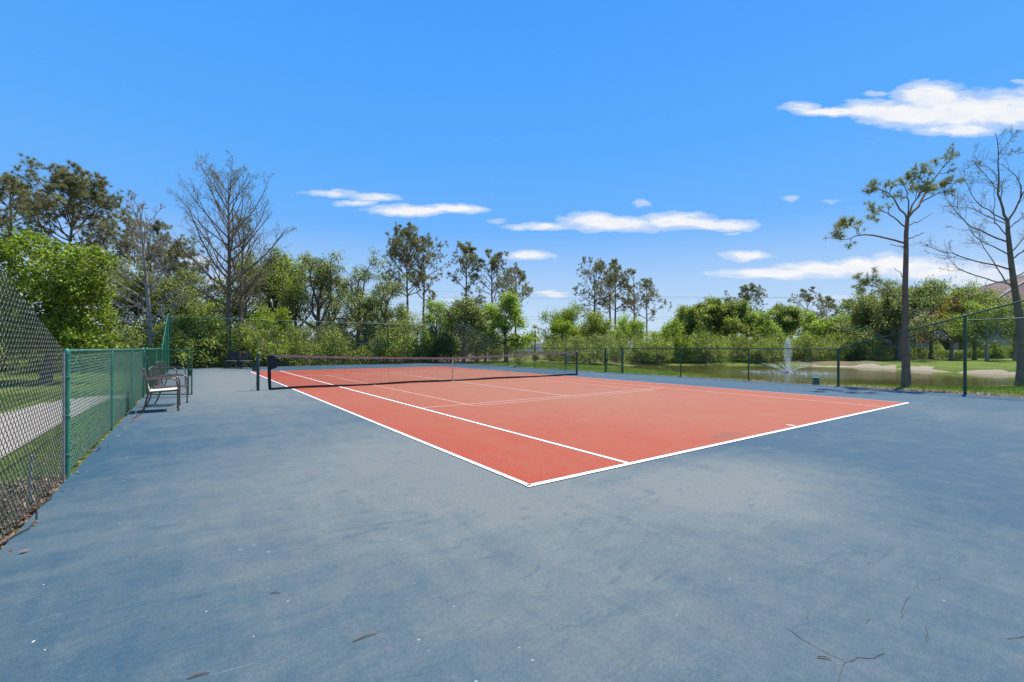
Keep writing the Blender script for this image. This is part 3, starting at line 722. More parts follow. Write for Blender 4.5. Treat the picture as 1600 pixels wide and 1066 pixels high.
# ------------------------------------------------------------------ scattered stuff: litter, grass
def scatter_quads(P, size, rng, flat=False, asp=.55, jit=.35):
    n = len(P); s = size*rng.uniform(1-jit, 1+jit, n)
    a = rng.normal(size=(n, 3))
    if flat: a[:, 2] *= .25
    a /= np.linalg.norm(a, axis=1)[:, None]
    b = rng.normal(size=(n, 3))
    if flat: b[:, 2] *= .25
    b -= a*np.sum(a*b, 1)[:, None]; b /= np.linalg.norm(b, axis=1)[:, None]+1e-9
    a *= (s/2)[:, None]; b *= (s*asp/2)[:, None]
    V = np.stack([P-a, P-b*1.0+a*.1, P+a, P+b+a*.1], 1).reshape(-1, 3)
    return V, np.arange(4*n).reshape(-1, 4)
rng = np.random.RandomState(11)
def lit(n, x0, x1, y0, y1, size, bias=1.0):
    x = x0+(x1-x0)*rng.uniform(0, 1, n)**bias; y = rng.uniform(y0, y1, n)
    return np.stack([x, y, rng.uniform(-.035, .02, n)], 1)
P = np.vstack([lit(5000, -3.52, -4.2, -.5, 3.0, .04, 1.3), lit(900, -3.52, -3.9, 3, 11, .04, 1.5), lit(250, -3.38, -3.25, 6.5, 10, .04), lit(60, -3.46, -3.36, .3, 6.5, .04),
               lit(3500, 14.72, 15.7, -3, 9, .05, 1.3), lit(700, 14.66, 15.1, 9, 29, .05), lit(120, 14.5, 14.64, -3, 9, .04)])
V, Fq = scatter_quads(P, .045, rng, flat=True)
tag(fobj('fallen_leaves', V, Fq, M['litter']), 'dry brown leaves collected along the foot of the fences', 'leaves', kind='stuff')
def blades(n, fn, h, wd):
    x, y, z = fn(n); n = len(x); ang = rng.uniform(0, 6.28, n); hh = h*rng.uniform(.5, 1.2, n)
    lx = rng.normal(0, .4, n)*hh; ly = rng.normal(0, .4, n)*hh; dx = np.cos(ang)*wd/2; dy = np.sin(ang)*wd/2
    V = np.stack([np.stack([x-dx, y-dy, z], 1), np.stack([x+dx, y+dy, z], 1), np.stack([x+lx, y+ly, z+hh], 1)], 1).reshape(-1, 3)
    return V, np.arange(3*n).reshape(-1, 3)
def gl(n):
    x = rng.uniform(-12, -3.6, n); y = rng.uniform(-2, 15, n); kk = ~((x < -4.3) & (x > -5.65) & (y < 12.6)) & ~((x > -4.1) & (rng.uniform(size=n) < .75))
    return x[kk], y[kk], np.full(kk.sum(), -.045)
def gR(n):
    x = rng.uniform(14.75, 22, n); y = rng.uniform(-5, 27, n); s = sdf(x, y); kk = (s > .15) & ~((x < 16.2) & (y < 8.2) & (rng.uniform(size=n) < .8))
    kz = np.clip(1-s/3.6, 0, 1)
    return x[kk], y[kk], (-.045-.31*kz)[kk]
V1, F1 = blades(90000, gl, .055, .012); V2, F2 = blades(90000, gR, .07, .015)
tag(fobj('grass', np.vstack([V1, V2]), np.vstack([F1, F2+len(V1)]), M['grassblade']), 'short green grass beside the path and on the pond bank', 'grass', kind='stuff')

# ------------------------------------------------------------------ fountain
rng = np.random.RandomState(4)
ft = thing('fountain', 'white fountain plume with slanting side jets in the pond', 'fountain', (FX, FY, -.35))
Hf = 2.2
n = 8500; u = rng.uniform(0, 1, n); zz = Hf*u
rad = 1.15*np.interp(u, [0, .15, .45, .75, 1], [.05, .10, .20, .25, .03])*np.sqrt(rng.uniform(0, 1, n))
an = rng.uniform(0, 6.28, n)
P = np.stack([rad*np.cos(an), rad*np.sin(an), zz], 1)
V, Fq = scatter_quads(P, .02, rng, asp=.6); fobj('plume', V, Fq, M['spray'], ft)
PP = []
for j in range(12):
    a = j*math.pi/6+.2; n = 260; u = rng.uniform(0, 1, n); d = 1.5*u; z = .75*u-.18*u*u
    PP.append(np.stack([d*math.cos(a)+rng.normal(0, .02, n), d*math.sin(a)+rng.normal(0, .02, n), z+rng.normal(0, .02, n)], 1))
V, Fq = scatter_quads(np.vstack(PP), .03, rng); fobj('side_jets', V, Fq, M['spray'], ft)
n = 1800; a = rng.uniform(0, 6.28, n); rd = 2.6*np.sqrt(rng.uniform(0, 1, n))
V, Fq = scatter_quads(np.stack([rd*np.cos(a), rd*np.sin(a), rng.uniform(0.0, .05, n)], 1), .035, rng, flat=True); fobj('foam', V, Fq, M['spray'], ft)
MB().lathe((0, 0, -.08), [(.28, 0), (.30, .06), (.22, .12), (.05, .15)], 16).build('float', M['black'], ft)

# ------------------------------------------------------------------ trees
def norm(a): return a/(np.linalg.norm(a, axis=-1, keepdims=True)+1e-12)
def tubes(polys, rads, sides):
    """polys (B,K,3), rads (B,K)"""
    B, K, _ = polys.shape
    T = np.empty_like(polys); T[:, 1:-1] = polys[:, 2:]-polys[:, :-2]; T[:, 0] = polys[:, 1]-polys[:, 0]; T[:, -1] = polys[:, -1]-polys[:, -2]
    T = norm(T); D = norm(polys[:, -1]-polys[:, 0])
    ref = np.where(np.abs(D[:, 2:3]) < .9, np.array([[0, 0, 1.]]), np.array([[1., 0, 0]]))[:, None, :]
    U = norm(np.cross(T, np.broadcast_to(ref, T.shape))); Vv = np.cross(T, U)
    a = np.arange(sides)*2*math.pi/sides
    ring = polys[:, :, None, :]+rads[:, :, None, None]*(U[:, :, None, :]*np.cos(a)[None, None, :, None]+Vv[:, :, None, :]*np.sin(a)[None, None, :, None])
    Vt = ring.reshape(-1, 3); i = np.arange(B*K*sides).reshape(B, K, sides)
    A = i[:, :-1, :]; Bn = np.roll(A, -1, 2); Cn = np.roll(i[:, 1:, :], -1, 2); Dn = i[:, 1:, :]
    return Vt, np.stack([A, Bn, Cn, Dn], -1).reshape(-1, 4)
def grow_level(rng, S, D, Ln, R, k=4, wig=.15, trop=.1, taper=.35):
    B = len(S); P = np.empty((B, k+1, 3)); P[:, 0] = S; d = norm(D.copy())
    for i in range(k):
        P[:, i+1] = P[:, i]+d*(Ln/k)[:, None]
        d = norm(d+rng.normal(0, wig, (B, 3))+np.array([0, 0, trop]))
    R2 = R[:, None]*np.linspace(1, taper, k+1)[None, :]
    return P, R2
def spawn(rng, P, R2, Ln, nmin, nmax, ang, t0, t1, ratio, rr=.6, prof=.5, flat=0., endchild=True):
    B, K, _ = P.shape; cnt = rng.randint(nmin, nmax+1, B); bi = np.repeat(np.arange(B), cnt); n = len(bi)
    if n == 0: return None
    t = rng.uniform(t0, t1, n); x = t*(K-1); i = np.minimum(x.astype(int), K-2); f = (x-i)[:, None]
    S = P[bi, i]*(1-f)+P[bi, i+1]*f; T = norm(P[bi, i+1]-P[bi, i])
    q = norm(np.cross(T, rng.normal(size=(n, 3)))); q[:, 2] *= (1-flat); q = norm(q)
    a = np.radians(rng.normal(ang, ang*.2, n))[:, None]
    D = norm(T*np.cos(a)+q*np.sin(a))
    Lc = Ln[bi]*ratio*(1-prof*t)*rng.uniform(.7, 1.2, n); Rc = (R2[bi, i]*(1-f[:, 0])+R2[bi, i+1]*f[:, 0])*rr
    return S, D, Lc, Rc
def needles(rng, C0, D0, m, Ln, wd, spread=.9, back=.0):
    n = len(C0); c = np.repeat(C0, m, 0); d = np.repeat(D0, m, 0)
    v = norm(d*(1-spread)+norm(rng.normal(size=(n*m, 3)))*spread); c = c+norm(rng.normal(size=c.shape))*Ln*.12
    l = Ln*rng.uniform(.65, 1.15, n*m)[:, None]; s = norm(np.cross(v, rng.normal(size=v.shape)))*wd/2
    V = np.stack([c-s, c+s, c+v*l], 1).reshape(-1, 3)
    return V, np.arange(3*n*m).reshape(-1, 3)
def finish(root, woods, leafVF, bark, leafm, woodname='trunk', crown='crown'):
    Vs = []; Fs = []; c = 0
    for P, R, s in woods:
        V, Fc = tubes(P, R, s); Vs.append(V); Fs.append(Fc+c); c += len(V)
    fobj(woodname, np.vstack(Vs), np.vstack(Fs), bark, root, smooth=True)
    if leafVF is not None: fobj(crown, leafVF[0], leafVF[1], leafm, root)
def merge(L_):
    Vs = []; Fs = []; c = 0
    for V, Fc in L_: Vs.append(V); Fs.append(Fc+c); c += len(V)
    return np.vstack(Vs), np.vstack(Fs)
def trunkline(rng, H, r, lean=(0, 0), wig=.02, k=10, top=.25, flare=1.35):
    z = np.linspace(0, 1, k+1); P = np.zeros((k+1, 3)); P[:, 2] = z*H
    wob_ = np.cumsum(rng.normal(0, wig, (k+1, 2)), 0)*H/k; wob_[0] = 0
    P[:, 0] = wob_[:, 0]+lean[0]*z**1.3; P[:, 1] = wob_[:, 1]+lean[1]*z**1.3
    R = r*(1-(1-top)*z); R[0] *= flare; P[0, 2] = -.15
    return P[None], R[None]

def pine(seed, H, Wd, cb=.55, n1=16, tuft=.35, m=22, dens=1.0, lean=(0, 0), r=None, wd=.045, mat_='pine', angle=62, skirt=1.0):
    """open-crowned slash pine: straight trunk, crown on the upper part only"""
    rng = np.random.RandomState(seed); r = r or .012*H+.04
    TP, TR = trunkline(rng, H*.97, r, lean, .018, 12, .22)
    woods = [(TP, TR, 8)]
    n = n1; t = np.sort(rng.uniform(cb, .985, n)); t[-2:] = (.96, .985)
    x = t*12; i = np.minimum(x.astype(int), 11); f = (x-i)[:, None]
    S = TP[0, i]*(1-f)+TP[0, i+1]*f
    az_ = np.arange(n)*2.4+rng.uniform(0, 1, n); rel = (t-cb)/(1-cb)
    Ln = Wd/2*np.interp(rel, [0, .25, .6, 1], [.75*skirt, 1.0, .9, .45])*rng.uniform(.75, 1.2, n)
    a = np.radians(np.interp(rel, [0, 1], [angle+12, 28])+rng.normal(0, 7, n))
    D = np.stack([np.cos(az_)*np.sin(a), np.sin(az_)*np.sin(a), np.cos(a)], 1)
    P1, R1 = grow_level(rng, S, D, Ln, r*np.interp(rel, [0, 1], [.36, .2]), 6, .13, .07, .35); woods.append((P1, R1, 5))
    s2 = spawn(rng, P1, R1, Ln, int(5*dens), int(8*dens), 45, .3, 1, .5, .6, .45)
    P2, R2 = grow_level(rng, *s2, 4, .2, .14, .4); woods.append((P2, R2, 4))
    s3 = spawn(rng, P2, R2, s2[2], 3, 5, 45, .3, 1, .6, .6, .3)
    P3, R3 = grow_level(rng, *s3, 2, .2, .2, .5); woods.append((P3, R3, 3))
    Cc = np.vstack([P1[:, -1], P2[:, -1], P3[:, -1], TP[:, -1]]); Dd = np.vstack([norm(P1[:, -1]-P1[:, -2]), norm(P2[:, -1]-P2[:, -2]), norm(P3[:, -1]-P3[:, -2]), [[0, 0, 1.]]])
    return woods, needles(rng, Cc, Dd, m, tuft, wd, .72)

def broadleaf(seed, H, Wd, th=.25, n1=9, leaf=.14, m=14, sig=.28, up=.08, r=None, n2=(6, 9), n3=(4, 6), ang=50, flatten=.0, lean=(0, 0), wood_show=True, sides3=3, k4=False):
    rng = np.random.RandomState(seed); r = r or .018*H+.05
    TP, TR = trunkline(rng, H*.62, r, lean, .05, 8, .45); woods = [(TP, TR, 8)]
    n = n1; t = np.linspace(th/.62*.9, 1, n); t = np.clip(t, .1, 1); x = t*8; i = np.minimum(x.astype(int), 7); f = (x-i)[:, None]
    S = TP[0, i]*(1-f)+TP[0, i+1]*f; az_ = np.arange(n)*2.4+rng.uniform(0, .8, n); rel = np.linspace(0, 1, n)
    a = np.radians(np.interp(rel, [0, 1], [74, 18])+rng.normal(0, 8, n))
    D = np.stack([np.cos(az_)*np.sin(a), np.sin(az_)*np.sin(a), np.cos(a)], 1)
    # reach the ellipsoid envelope
    Ln = np.interp(rel, [0, .5, 1], [Wd*.46, Wd*.5, H*.42])*rng.uniform(.8, 1.1, n)
    P1, R1 = grow_level(rng, S, D, Ln, r*np.interp(rel, [0, 1], [.5, .4]), 7, .2, up, .3); woods.append((P1, R1, 6))
    s2 = spawn(rng, P1, R1, Ln, *n2, ang, .25, 1, .5, .6, .45); P2, R2 = grow_level(rng, *s2, 5, .25, up*1.3, .35); woods.append((P2, R2, 4))
    s3 = spawn(rng, P2, R2, s2[2], *n3, ang, .25, 1, .5, .6, .4); P3, R3 = grow_level(rng, *s3, 3, .25, up, .4); woods.append((P3, R3, sides3))
    Cc = np.vstack([P2[:, -1], P2[:, 3], P3[:, -1], P3[:, 2], P3[:, 1]])
    c = np.repeat(Cc, m, 0); c = c+rng.normal(0, sig, c.shape)*np.array([1, 1, .75])
    return woods, scatter_quads(c, leaf, rng, asp=.6)

def bare(seed, H, Wd, th=.3, n1=30, ang0=60, r=None, lean=(0, 0), up=.1, buds=3, n2=(7, 10), n3=(4, 6), env=None, budsize=.07, k4=True, twig=1.0):
    rng = np.random.RandomState(seed); r = r or .014*H+.05
    TP, TR = trunkline(rng, H*.985, r, lean, .012, 14, .1); woods = [(TP, TR, 10)]
    n = n1; t = np.linspace(th, .97, n)+rng.uniform(-.01, .01, n); x = t*14; i = np.minimum(x.astype(int), 13); f = (x-i)[:, None]
    S = TP[0, i]*(1-f)+TP[0, i+1]*f; az_ = np.arange(n)*2.4+rng.uniform(-.3, .3, n); rel = (t-th)/(1-th)
    Ln = Wd/2*np.interp(rel, *(env or ([0, .2, .5, .8, 1], [.9, 1.15, 1.0, .6, .3])))*rng.uniform(.85, 1.15, n)
    a = np.radians(np.interp(rel, [0, 1], [ang0, 30])+rng.normal(0, 5, n))
    D = np.stack([np.cos(az_)*np.sin(a), np.sin(az_)*np.sin(a), np.cos(a)], 1)
    P1, R1 = grow_level(rng, S, D, Ln, np.maximum(r*np.interp(rel, [0, 1], [.34, .14]), .012), 8, .07, up, .25); woods.append((P1, R1, 6))
    s2 = spawn(rng, P1, R1, Ln, *n2, 40, .18, 1, .42, .5, .55); P2, R2 = grow_level(rng, *s2, 5, .12, up, .35); woods.append((P2, np.maximum(R2, .005*twig), 4))
    s3 = spawn(rng, P2, R2, s2[2], *n3, 38, .2, 1, .5, .55, .4); P3, R3 = grow_level(rng, *s3, 3, .15, up*.8, .5); woods.append((P3, np.maximum(R3, .0035*twig), 3))
    pts = np.vstack([P3[:, -1], P2[:, -1]]); c = np.repeat(pts, buds, 0)+rng.normal(0, .06, (len(pts)*buds, 3))
    return woods, scatter_quads(c, budsize, rng, asp=.5)

def place(name, label, cat, px, depth, data, bark, leafm, rz=0, z=-.06, group=None):
    x, y, _ = W(px, depth)
    t = thing(name, label, cat, (x, y, z), rz, group); finish(t, data[0], data[1], M[bark], M[leafm]); return t
# pines: label, px, depth, top y, crown width px, crown base, seed, extras
PN = [('dark crowned pine at the left border of the photo', 14, 34, 283, 75, .62, 1, dict(m=34, dens=1.5, n1=20)),
      ('broad dark pine rising above the vine-covered tree', 98, 33, 292, 135, .58, 2, dict(m=36, dens=1.9, n1=26, lean=(.6, 0))),
      ('dense olive pine behind the grey leafless tree', 232, 38, 368, 110, .42, 3, dict(m=34, dens=1.6, n1=24)),
      ('low dark pine between the leafless tree and the tall cypress', 290, 40, 405, 90, .40, 4, dict(m=32, dens=1.5, n1=20)),
      ('tallest thick-crowned pine behind the back fence', 637, 52, 374, 88, .50, 5, dict(m=26, dens=1.3, n1=24)),
      ('forked-looking pine just right of the tallest one behind the back fence', 661, 54, 384, 72, .52, 6, dict(m=22, n1=17)),
      ('slender pine with a round tufted crown standing alone behind the corner of the fence', 729, 56, 394, 62, .55, 7, dict(m=22, n1=15)),
      ('pine with a full conical crown behind the sloping back fence', 769, 56, 404, 72, .40, 8, dict(m=24, n1=20)),
      ('thin pine right of the conical-crowned one', 806, 58, 430, 56, .55, 9, dict(m=20, n1=14)),
      ('leftmost pine of the cluster above the right net post', 928, 66, 420, 70, .50, 10, dict(m=20, n1=16)),
      ('tall pine in the middle of the cluster above the right net post', 953, 70, 415, 54, .50, 11, dict(m=26, n1=16, dens=1.2)),
      ('reddish-trunked pine close behind the middle of the cluster', 961, 68, 420, 50, .48, 12, dict(m=22, n1=14)),
      ('thin pine with sparse tufts right of the cluster', 991, 70, 431, 50, .52, 13, dict(m=20, n1=13)),
      ('sparsest pine with a bare outstretched branch, rightmost over the closed gate', 1011, 68, 446, 58, .50, 14, dict(m=16, n1=11)),
      ('pine crown sticking out above the rounded trees across the pond', 1166, 64, 455, 62, .45, 15, dict(m=26, n1=18)),
      ('dark pine across the pond just right of the fountain', 1261, 84, 459, 44, .45, 16, dict(m=24, n1=16)),
      ('small dark pine across the pond, middle one of three', 1291, 86, 471, 40, .48, 17, dict(m=22, n1=14)),
      ('small dark pine across the pond, partly hidden by the live oak', 1324, 86, 476, 48, .42, 18, dict(m=22, n1=16))]
for lab, px, dep, ty, wpx, cbf, sd_, ex in PN:
    H = top_z(ty, dep)+.06; wd_m = wpx*dep/F*1.22
    data = pine(100+sd_, H, wd_m, cbf, tuft=.27 if dep < 45 else .31, wd=.030 if dep < 45 else .042, **ex)
    place('pine_tree', lab, 'pine tree', px, dep, data, 'bark_red', 'pine', group='pine trees around the court and pond')

# leafless trees
d = 28.0
cy1 = bare(21, top_z(282, 29.6), 225*29.6/F, .26, 40, 64, r=.22, up=.085, buds=4, n2=(7, 10), n3=(4, 6), budsize=.07,
           env=([0, .12, .3, .55, .8, 1], [.45, .8, 1.1, 1.02, .74, .35]), twig=1.3)
place('cypress_tree', 'tall nearly leafless cypress towering behind the far fence', 'cypress tree', 357, 29.9, cy1, 'bark', 'bud')
cy2 = bare(22, top_z(345, 30.3), 130*30.3/F, .40, 22, 52, r=.17, up=.11, buds=4, n2=(6, 9), n3=(4, 6), budsize=.07, twig=1.3, lean=(.25, 0))
place('cypress_tree', 'thinner leafless cypress pressed against the right side of the tallest one', 'cypress tree', 373, 30.4, cy2, 'bark', 'bud')
gb = bare(23, top_z(322, 27), 120*27/F, .20, 34, 66, r=.17, up=.05, buds=1, n2=(6, 9), n3=(3, 5), budsize=.05, twig=2.0, lean=(-.55, -.3),
          env=([0, .2, .5, .8, 1], [.9, 1.2, 1.0, .75, .3]))
place('bare_tree', 'grey leafless tree with pale tangled branches left of the far fence corner', 'bare tree', 238, 27, gb, 'bark_pale', 'rust')

# broadleaved trees: label, px, depth, top y, width px, kind
def bl_place(lab, px, dep, ty, wpx, seed, leafm, bark='bark_dark', group=None, name='broadleaf_tree', **ex):
    H = top_z(ty, dep)+.06
    data = broadleaf(seed, H*.97, wpx*dep/F*(1.2 if group in (g1, g2) else 1.1), **ex)
    return place(name, lab, 'tree', px, dep, data, bark, leafm, group=group)
g1 = 'broadleaved trees behind the back fence'; g2 = 'broadleaved trees across the pond'
bl_place('dense dark tree filling the gap left of the grey leafless tree', 170, 33, 395, 150, 31, 'oak2', group=g1, m=16, leaf=.15)
bl_place('olive-green tree behind the grey leafless tree, rounded top', 262, 34, 410, 150, 32, 'oak2', group=g1, m=14, leaf=.15)
bl_place('yellowish-green tree with a high rounded crown right of the tall cypress', 432, 40, 390, 150, 33, 'oak', group=g1, m=17, leaf=.16, n1=12)
bl_place('olive tree directly behind the twin cypress trunks', 385, 42, 425, 130, 34, 'oak', group=g1, m=14, leaf=.16)
bl_place('open-limbed oak with forking dark trunk showing through thin leaves', 500, 38, 405, 165, 35, 'oak2', 'bark', group=g1, m=8, leaf=.14, th=.14, n1=11, sig=.22, r=.26)
bl_place('smaller open oak whose branches lean right, beside the forking one', 558, 40, 400, 110, 36, 'oak2', 'bark', group=g1, m=7, leaf=.14, th=.2, n1=10, sig=.22, lean=(.5, 0))
bl_place('thin scraggly tree just left of the tallest pine', 600, 38, 428, 70, 37, 'oak2', 'bark', group=g1, m=7, leaf=.13, th=.2, sig=.2)
bl_place('light green feathery sapling between the paired pines and the lone slender pine', 680, 38, 466, 62, 38, 'mid', group=g1, m=5, leaf=.12, sig=.2)
bl_place('bright green tree under the thin pine at the end of the sloping fence', 790, 40, 462, 75, 39, 'mid', group=g1, m=13, leaf=.15)
bl_place('dark low tree under the lone slender pine', 725, 38, 478, 80, 40, 'oak2', group=g1, m=12, leaf=.15)
bl_place('pale yellow-green feathery tree left of the pine cluster', 886, 52, 487, 95, 41, 'bright', group=g1, m=8, leaf=.16, sig=.3)
bl_place('bright bushy tree beside the distant palm', 878, 48, 507, 50, 42, 'bright', group=g1, m=10, leaf=.15)
bl_place('light green tree among the trunks of the pine cluster', 978, 56, 508, 85, 43, 'mid', group=g1, m=10, leaf=.16)
bl_place('dull green tree under the leftmost pine of the cluster', 930, 50, 512, 90, 44, 'oak', group=g1, m=12, leaf=.16)
bl_place('leafy tree at the left end of the trees across the pond', 1050, 54, 512, 60, 45, 'mid', group=g2, m=12, leaf=.17)
bl_place('rounded mid-height tree left of the tallest clump across the pond', 1078, 55, 478, 70, 46, 'oak', group=g2, m=16, leaf=.18)
bl_place('dense rounded tree at the centre of the trees across the pond', 1110, 56, 474, 84, 47, 'oak', group=g2, m=18, leaf=.18, n1=12)
bl_place('broad green tree under the protruding pine crown', 1146, 56, 474, 80, 48, 'oak', group=g2, m=18, leaf=.18, n1=12)
bl_place('mid green tree between the protruding pine and the dark umbrella-shaped oak', 1185, 54, 490, 66, 49, 'mid', group=g2, m=14, leaf=.17)
bl_place('dark umbrella-shaped oak rising behind the fountain', 1226, 60, 480, 82, 50, 'oak', group=g2, m=18, leaf=.18, n1=13, ang=55)
bl_place('light green tree right of the fountain', 1275, 56, 505, 80, 51, 'mid', group=g2, m=12, leaf=.17)
bl_place('pale green tree below the hidden small pine', 1318, 54, 505, 70, 52, 'mid', group=g2, m=12, leaf=.17)
bl_place('large grey-green live oak behind the near pine trunk', 1405, 44, 448, 150, 53, 'oak2', 'bark', group=g2, m=14, leaf=.15, th=.15, n1=14, r=.35, sig=.3)
bl_place('grey-green live oak spreading left towards the fountain', 1350, 47, 468, 90, 54, 'oak2', 'bark', group=g2, m=14, leaf=.15, th=.15, n1=12)
bl_place('live oak between the near pine and the house roof', 1455, 49, 446, 120, 55, 'oak2', 'bark', group=g2, m=13, leaf=.15, th=.18, n1=12)
bl_place('small tree with rusty orange leaves in front of the house', 1486, 46, 462, 78, 56, 'rust', 'bark_pale', group=g2, m=8, leaf=.13, sig=.22)
bl_place('thin yellow-green tree in front of the beige house wall', 1542, 42, 478, 100, 57, 'mid', 'bark_pale', group=g2, m=9, leaf=.12, sig=.25)

bl_place('olive tree screening the left end of the house roof', 1522, 45, 455, 96, 58, 'oak', 'bark', group=g2, m=10, leaf=.14)
bl_place('small twiggy tree in front of the house at the right border', 1586, 43, 462, 90, 59, 'oak2', 'bark_pale', group=g2, m=8, leaf=.13)
g3 = 'trees filling the belt behind the back fence'
for i_, (lab, px, dep, ty, wpx, lm_) in enumerate((('dark leafy tree filling the gap behind the twin cypress trunks', 345, 44, 455, 110, 'oak'), ('yellow-green tree low between the high crown and the forking oak', 462, 37, 430, 110, 'oak'),
        ('leafy tree low behind the forking oak', 520, 43, 452, 120, 'oak2'), ('leafy tree low behind the right-leaning oak', 572, 42, 462, 110, 'mid'), ('low tree between the scraggly tree and the tallest pine', 618, 41, 478, 90, 'oak'),
        ('low tree at the foot of the paired pines', 652, 42, 492, 80, 'oak2'), ('pale low tree beside the feathery sapling', 704, 41, 492, 80, 'mid'), ('low green tree under the full conical pine', 758, 41, 486, 80, 'oak'),
        ('dark low tree behind the grey leafless tree', 215, 33, 440, 110, 'oak2'), ('leafy tree left of the cypress trunk base', 318, 36, 462, 90, 'mid'))):
    bl_place(lab, px, dep, ty, wpx, 300+i_, lm_, group=g3, m=5, leaf=.12, th=.12, n1=10)
# bright saplings near the back fence
for i, (lab, px, dep, ty, wpx) in enumerate((('lime green sapling behind the fence left of the cypress trunk', 298, 29.3, 487, 80), ('lime green sapling behind the brace rail right of the cypress trunk', 428, 31.6, 484, 85),
                                             ('lime green leafy sapling at the far left corner of the fence', 268, 29.8, 500, 40))):
    bl_place(lab, px, dep, ty, wpx, 70+i, 'bright', group='lime green saplings behind the far fence', name='sapling', m=8, leaf=.11, th=.12, n1=9, sig=.16, up=.02, r=.05)
# overhanging bright bough above the dark chairs
rng = np.random.RandomState(91)
bx, by, _ = W(372, 29.9)
t = thing('leafy_bough', 'bright green leafy bough hanging over the dark wooden chairs', 'bough', (bx, by, 0))
tgt = [W(398, 28.0, 1.5), W(414, 26.8, .75), W(426, 27.0, .6), W(405, 27.3, 1.15), W(436, 28.2, 1.4), W(390, 27.6, 1.3), W(420, 27.8, 1.0)]
PPs = []
for q in tgt:
    s = np.array([.25, 0, 2.9+rng.uniform(-.3, .3)]); e_ = np.array([q[0]-bx, q[1]-by, q[2]]); u = np.linspace(0, 1, 7)[:, None]
    P = s*(1-u)+e_*u; P[:, 2] += (.5*np.sin(u*math.pi)[:, 0]); PPs.append(P)
P1 = np.array(PPs); R1 = np.tile(np.linspace(.03, .008, 7), (len(P1), 1)); LnB = np.linalg.norm(P1[:, -1]-P1[:, 0], axis=1)
s2 = spawn(rng, P1, R1, LnB, 10, 14, 50, .35, 1, .30, .6, .3); P2, R2 = grow_level(rng, *s2, 4, .2, -.05, .4)
c = np.vstack([P2[:, -1], P2[:, 2], P2[:, 3], P1[:, -1]]); c = np.repeat(c, 9, 0); c = c+rng.normal(0, .11, c.shape)
finish(t, [(P1, R1, 5), (P2, R2, 4)], scatter_quads(c, .10, rng), M['bark'], M['bright'], 'branch', 'leaves')

# vine covered tree at the left
rng = np.random.RandomState(61); dv = 17.0; bx, by, _ = W(70, dv)
t = thing('vine_covered_tree', 'big bright green vine-covered tree leaning over the lawn on the left', 'tree', (bx, by, -.05))
s_ = dv/F; rgt = np.array([math.cos(YAW), -math.sin(YAW), 0]); fw = np.array([math.sin(YAW), math.cos(YAW), 0])
bl = []
for px, py, rx_, rz_, dd in ((-40, 430, 70, 60, 0), (20, 400, 50, 38, .3), (60, 420, 60, 55, 0), (105, 430, 40, 36, -.3), (148, 425, 36, 36, -.2), (150, 455, 26, 28, -.5), (90, 480, 60, 45, -.4),
                             (140, 490, 38, 30, -.2), (150, 515, 36, 26, -.4), (60, 510, 60, 42, .3), (20, 480, 70, 60, .6), (120, 460, 36, 30, .2), (-20, 500, 70, 60, .2), (165, 400, 18, 14, 0), (95, 398, 26, 18, 0), (40, 375, 30, 16, .2), (110, 520, 40, 22, .6), (160, 535, 28, 14, -.2)):
    bl.append((rgt*(px-70)*s_+fw*dd+np.array([0, 0, top_z(py, dv)]), rx_*s_, rz_*s_))
cs = []
for c0, ra, rb in bl:
    n = int(2600*ra*rb); v = norm(rng.normal(size=(n, 3))); rad = rng.uniform(.72, 1.06, n)[:, None]
    cs.append(c0+v*rad*np.array([ra, ra*.9, rb]))
cs = np.vstack(cs)
# clumpy surface: pull to clump centres
ncl = 800; cc = cs[rng.choice(len(cs), ncl, replace=False)]
pts = np.repeat(cc, 40, 0)+rng.normal(0, .14, (ncl*40, 3))*np.array([1, 1, .7])
pts = pts[pts[:, 2] > .1]
sub = cs[rng.choice(len(cs), min(len(cs), 4500), replace=False)]
sprays = cc[rng.choice(ncl, 160)]; sprays = np.repeat(sprays, 14, 0)+rng.normal(0, .1, (160*14, 3))+norm(np.repeat(rng.normal(size=(160, 3))+np.array([0, 0, .6]), 14, 0))*rng.uniform(0, .45, (160*14, 1))
LV = merge([scatter_quads(pts, .105, rng, asp=.7), scatter_quads(sub, .10, rng, asp=.7), scatter_quads(sprays, .08, rng, asp=.6)])
TP, TR = trunkline(rng, 3.6, .16, (0, 0), .05, 6, .4)
S0 = np.repeat(TP[0, 3:5], 8, 0)[:14]; tg = np.array([b[0] for b in bl[:14]]); u = np.linspace(0, 1, 6)[None, :, None]
LP = S0[:, None, :]*(1-u)+tg[:, None, :]*u; LP[:, 1:-1] += rng.normal(0, .08, (len(LP), 4, 3))
finish(t, [(TP, TR, 8), (LP, np.tile(np.linspace(.07, .02, 6), (len(LP), 1)), 5)], LV, M['bark_dark'], M['vine'])

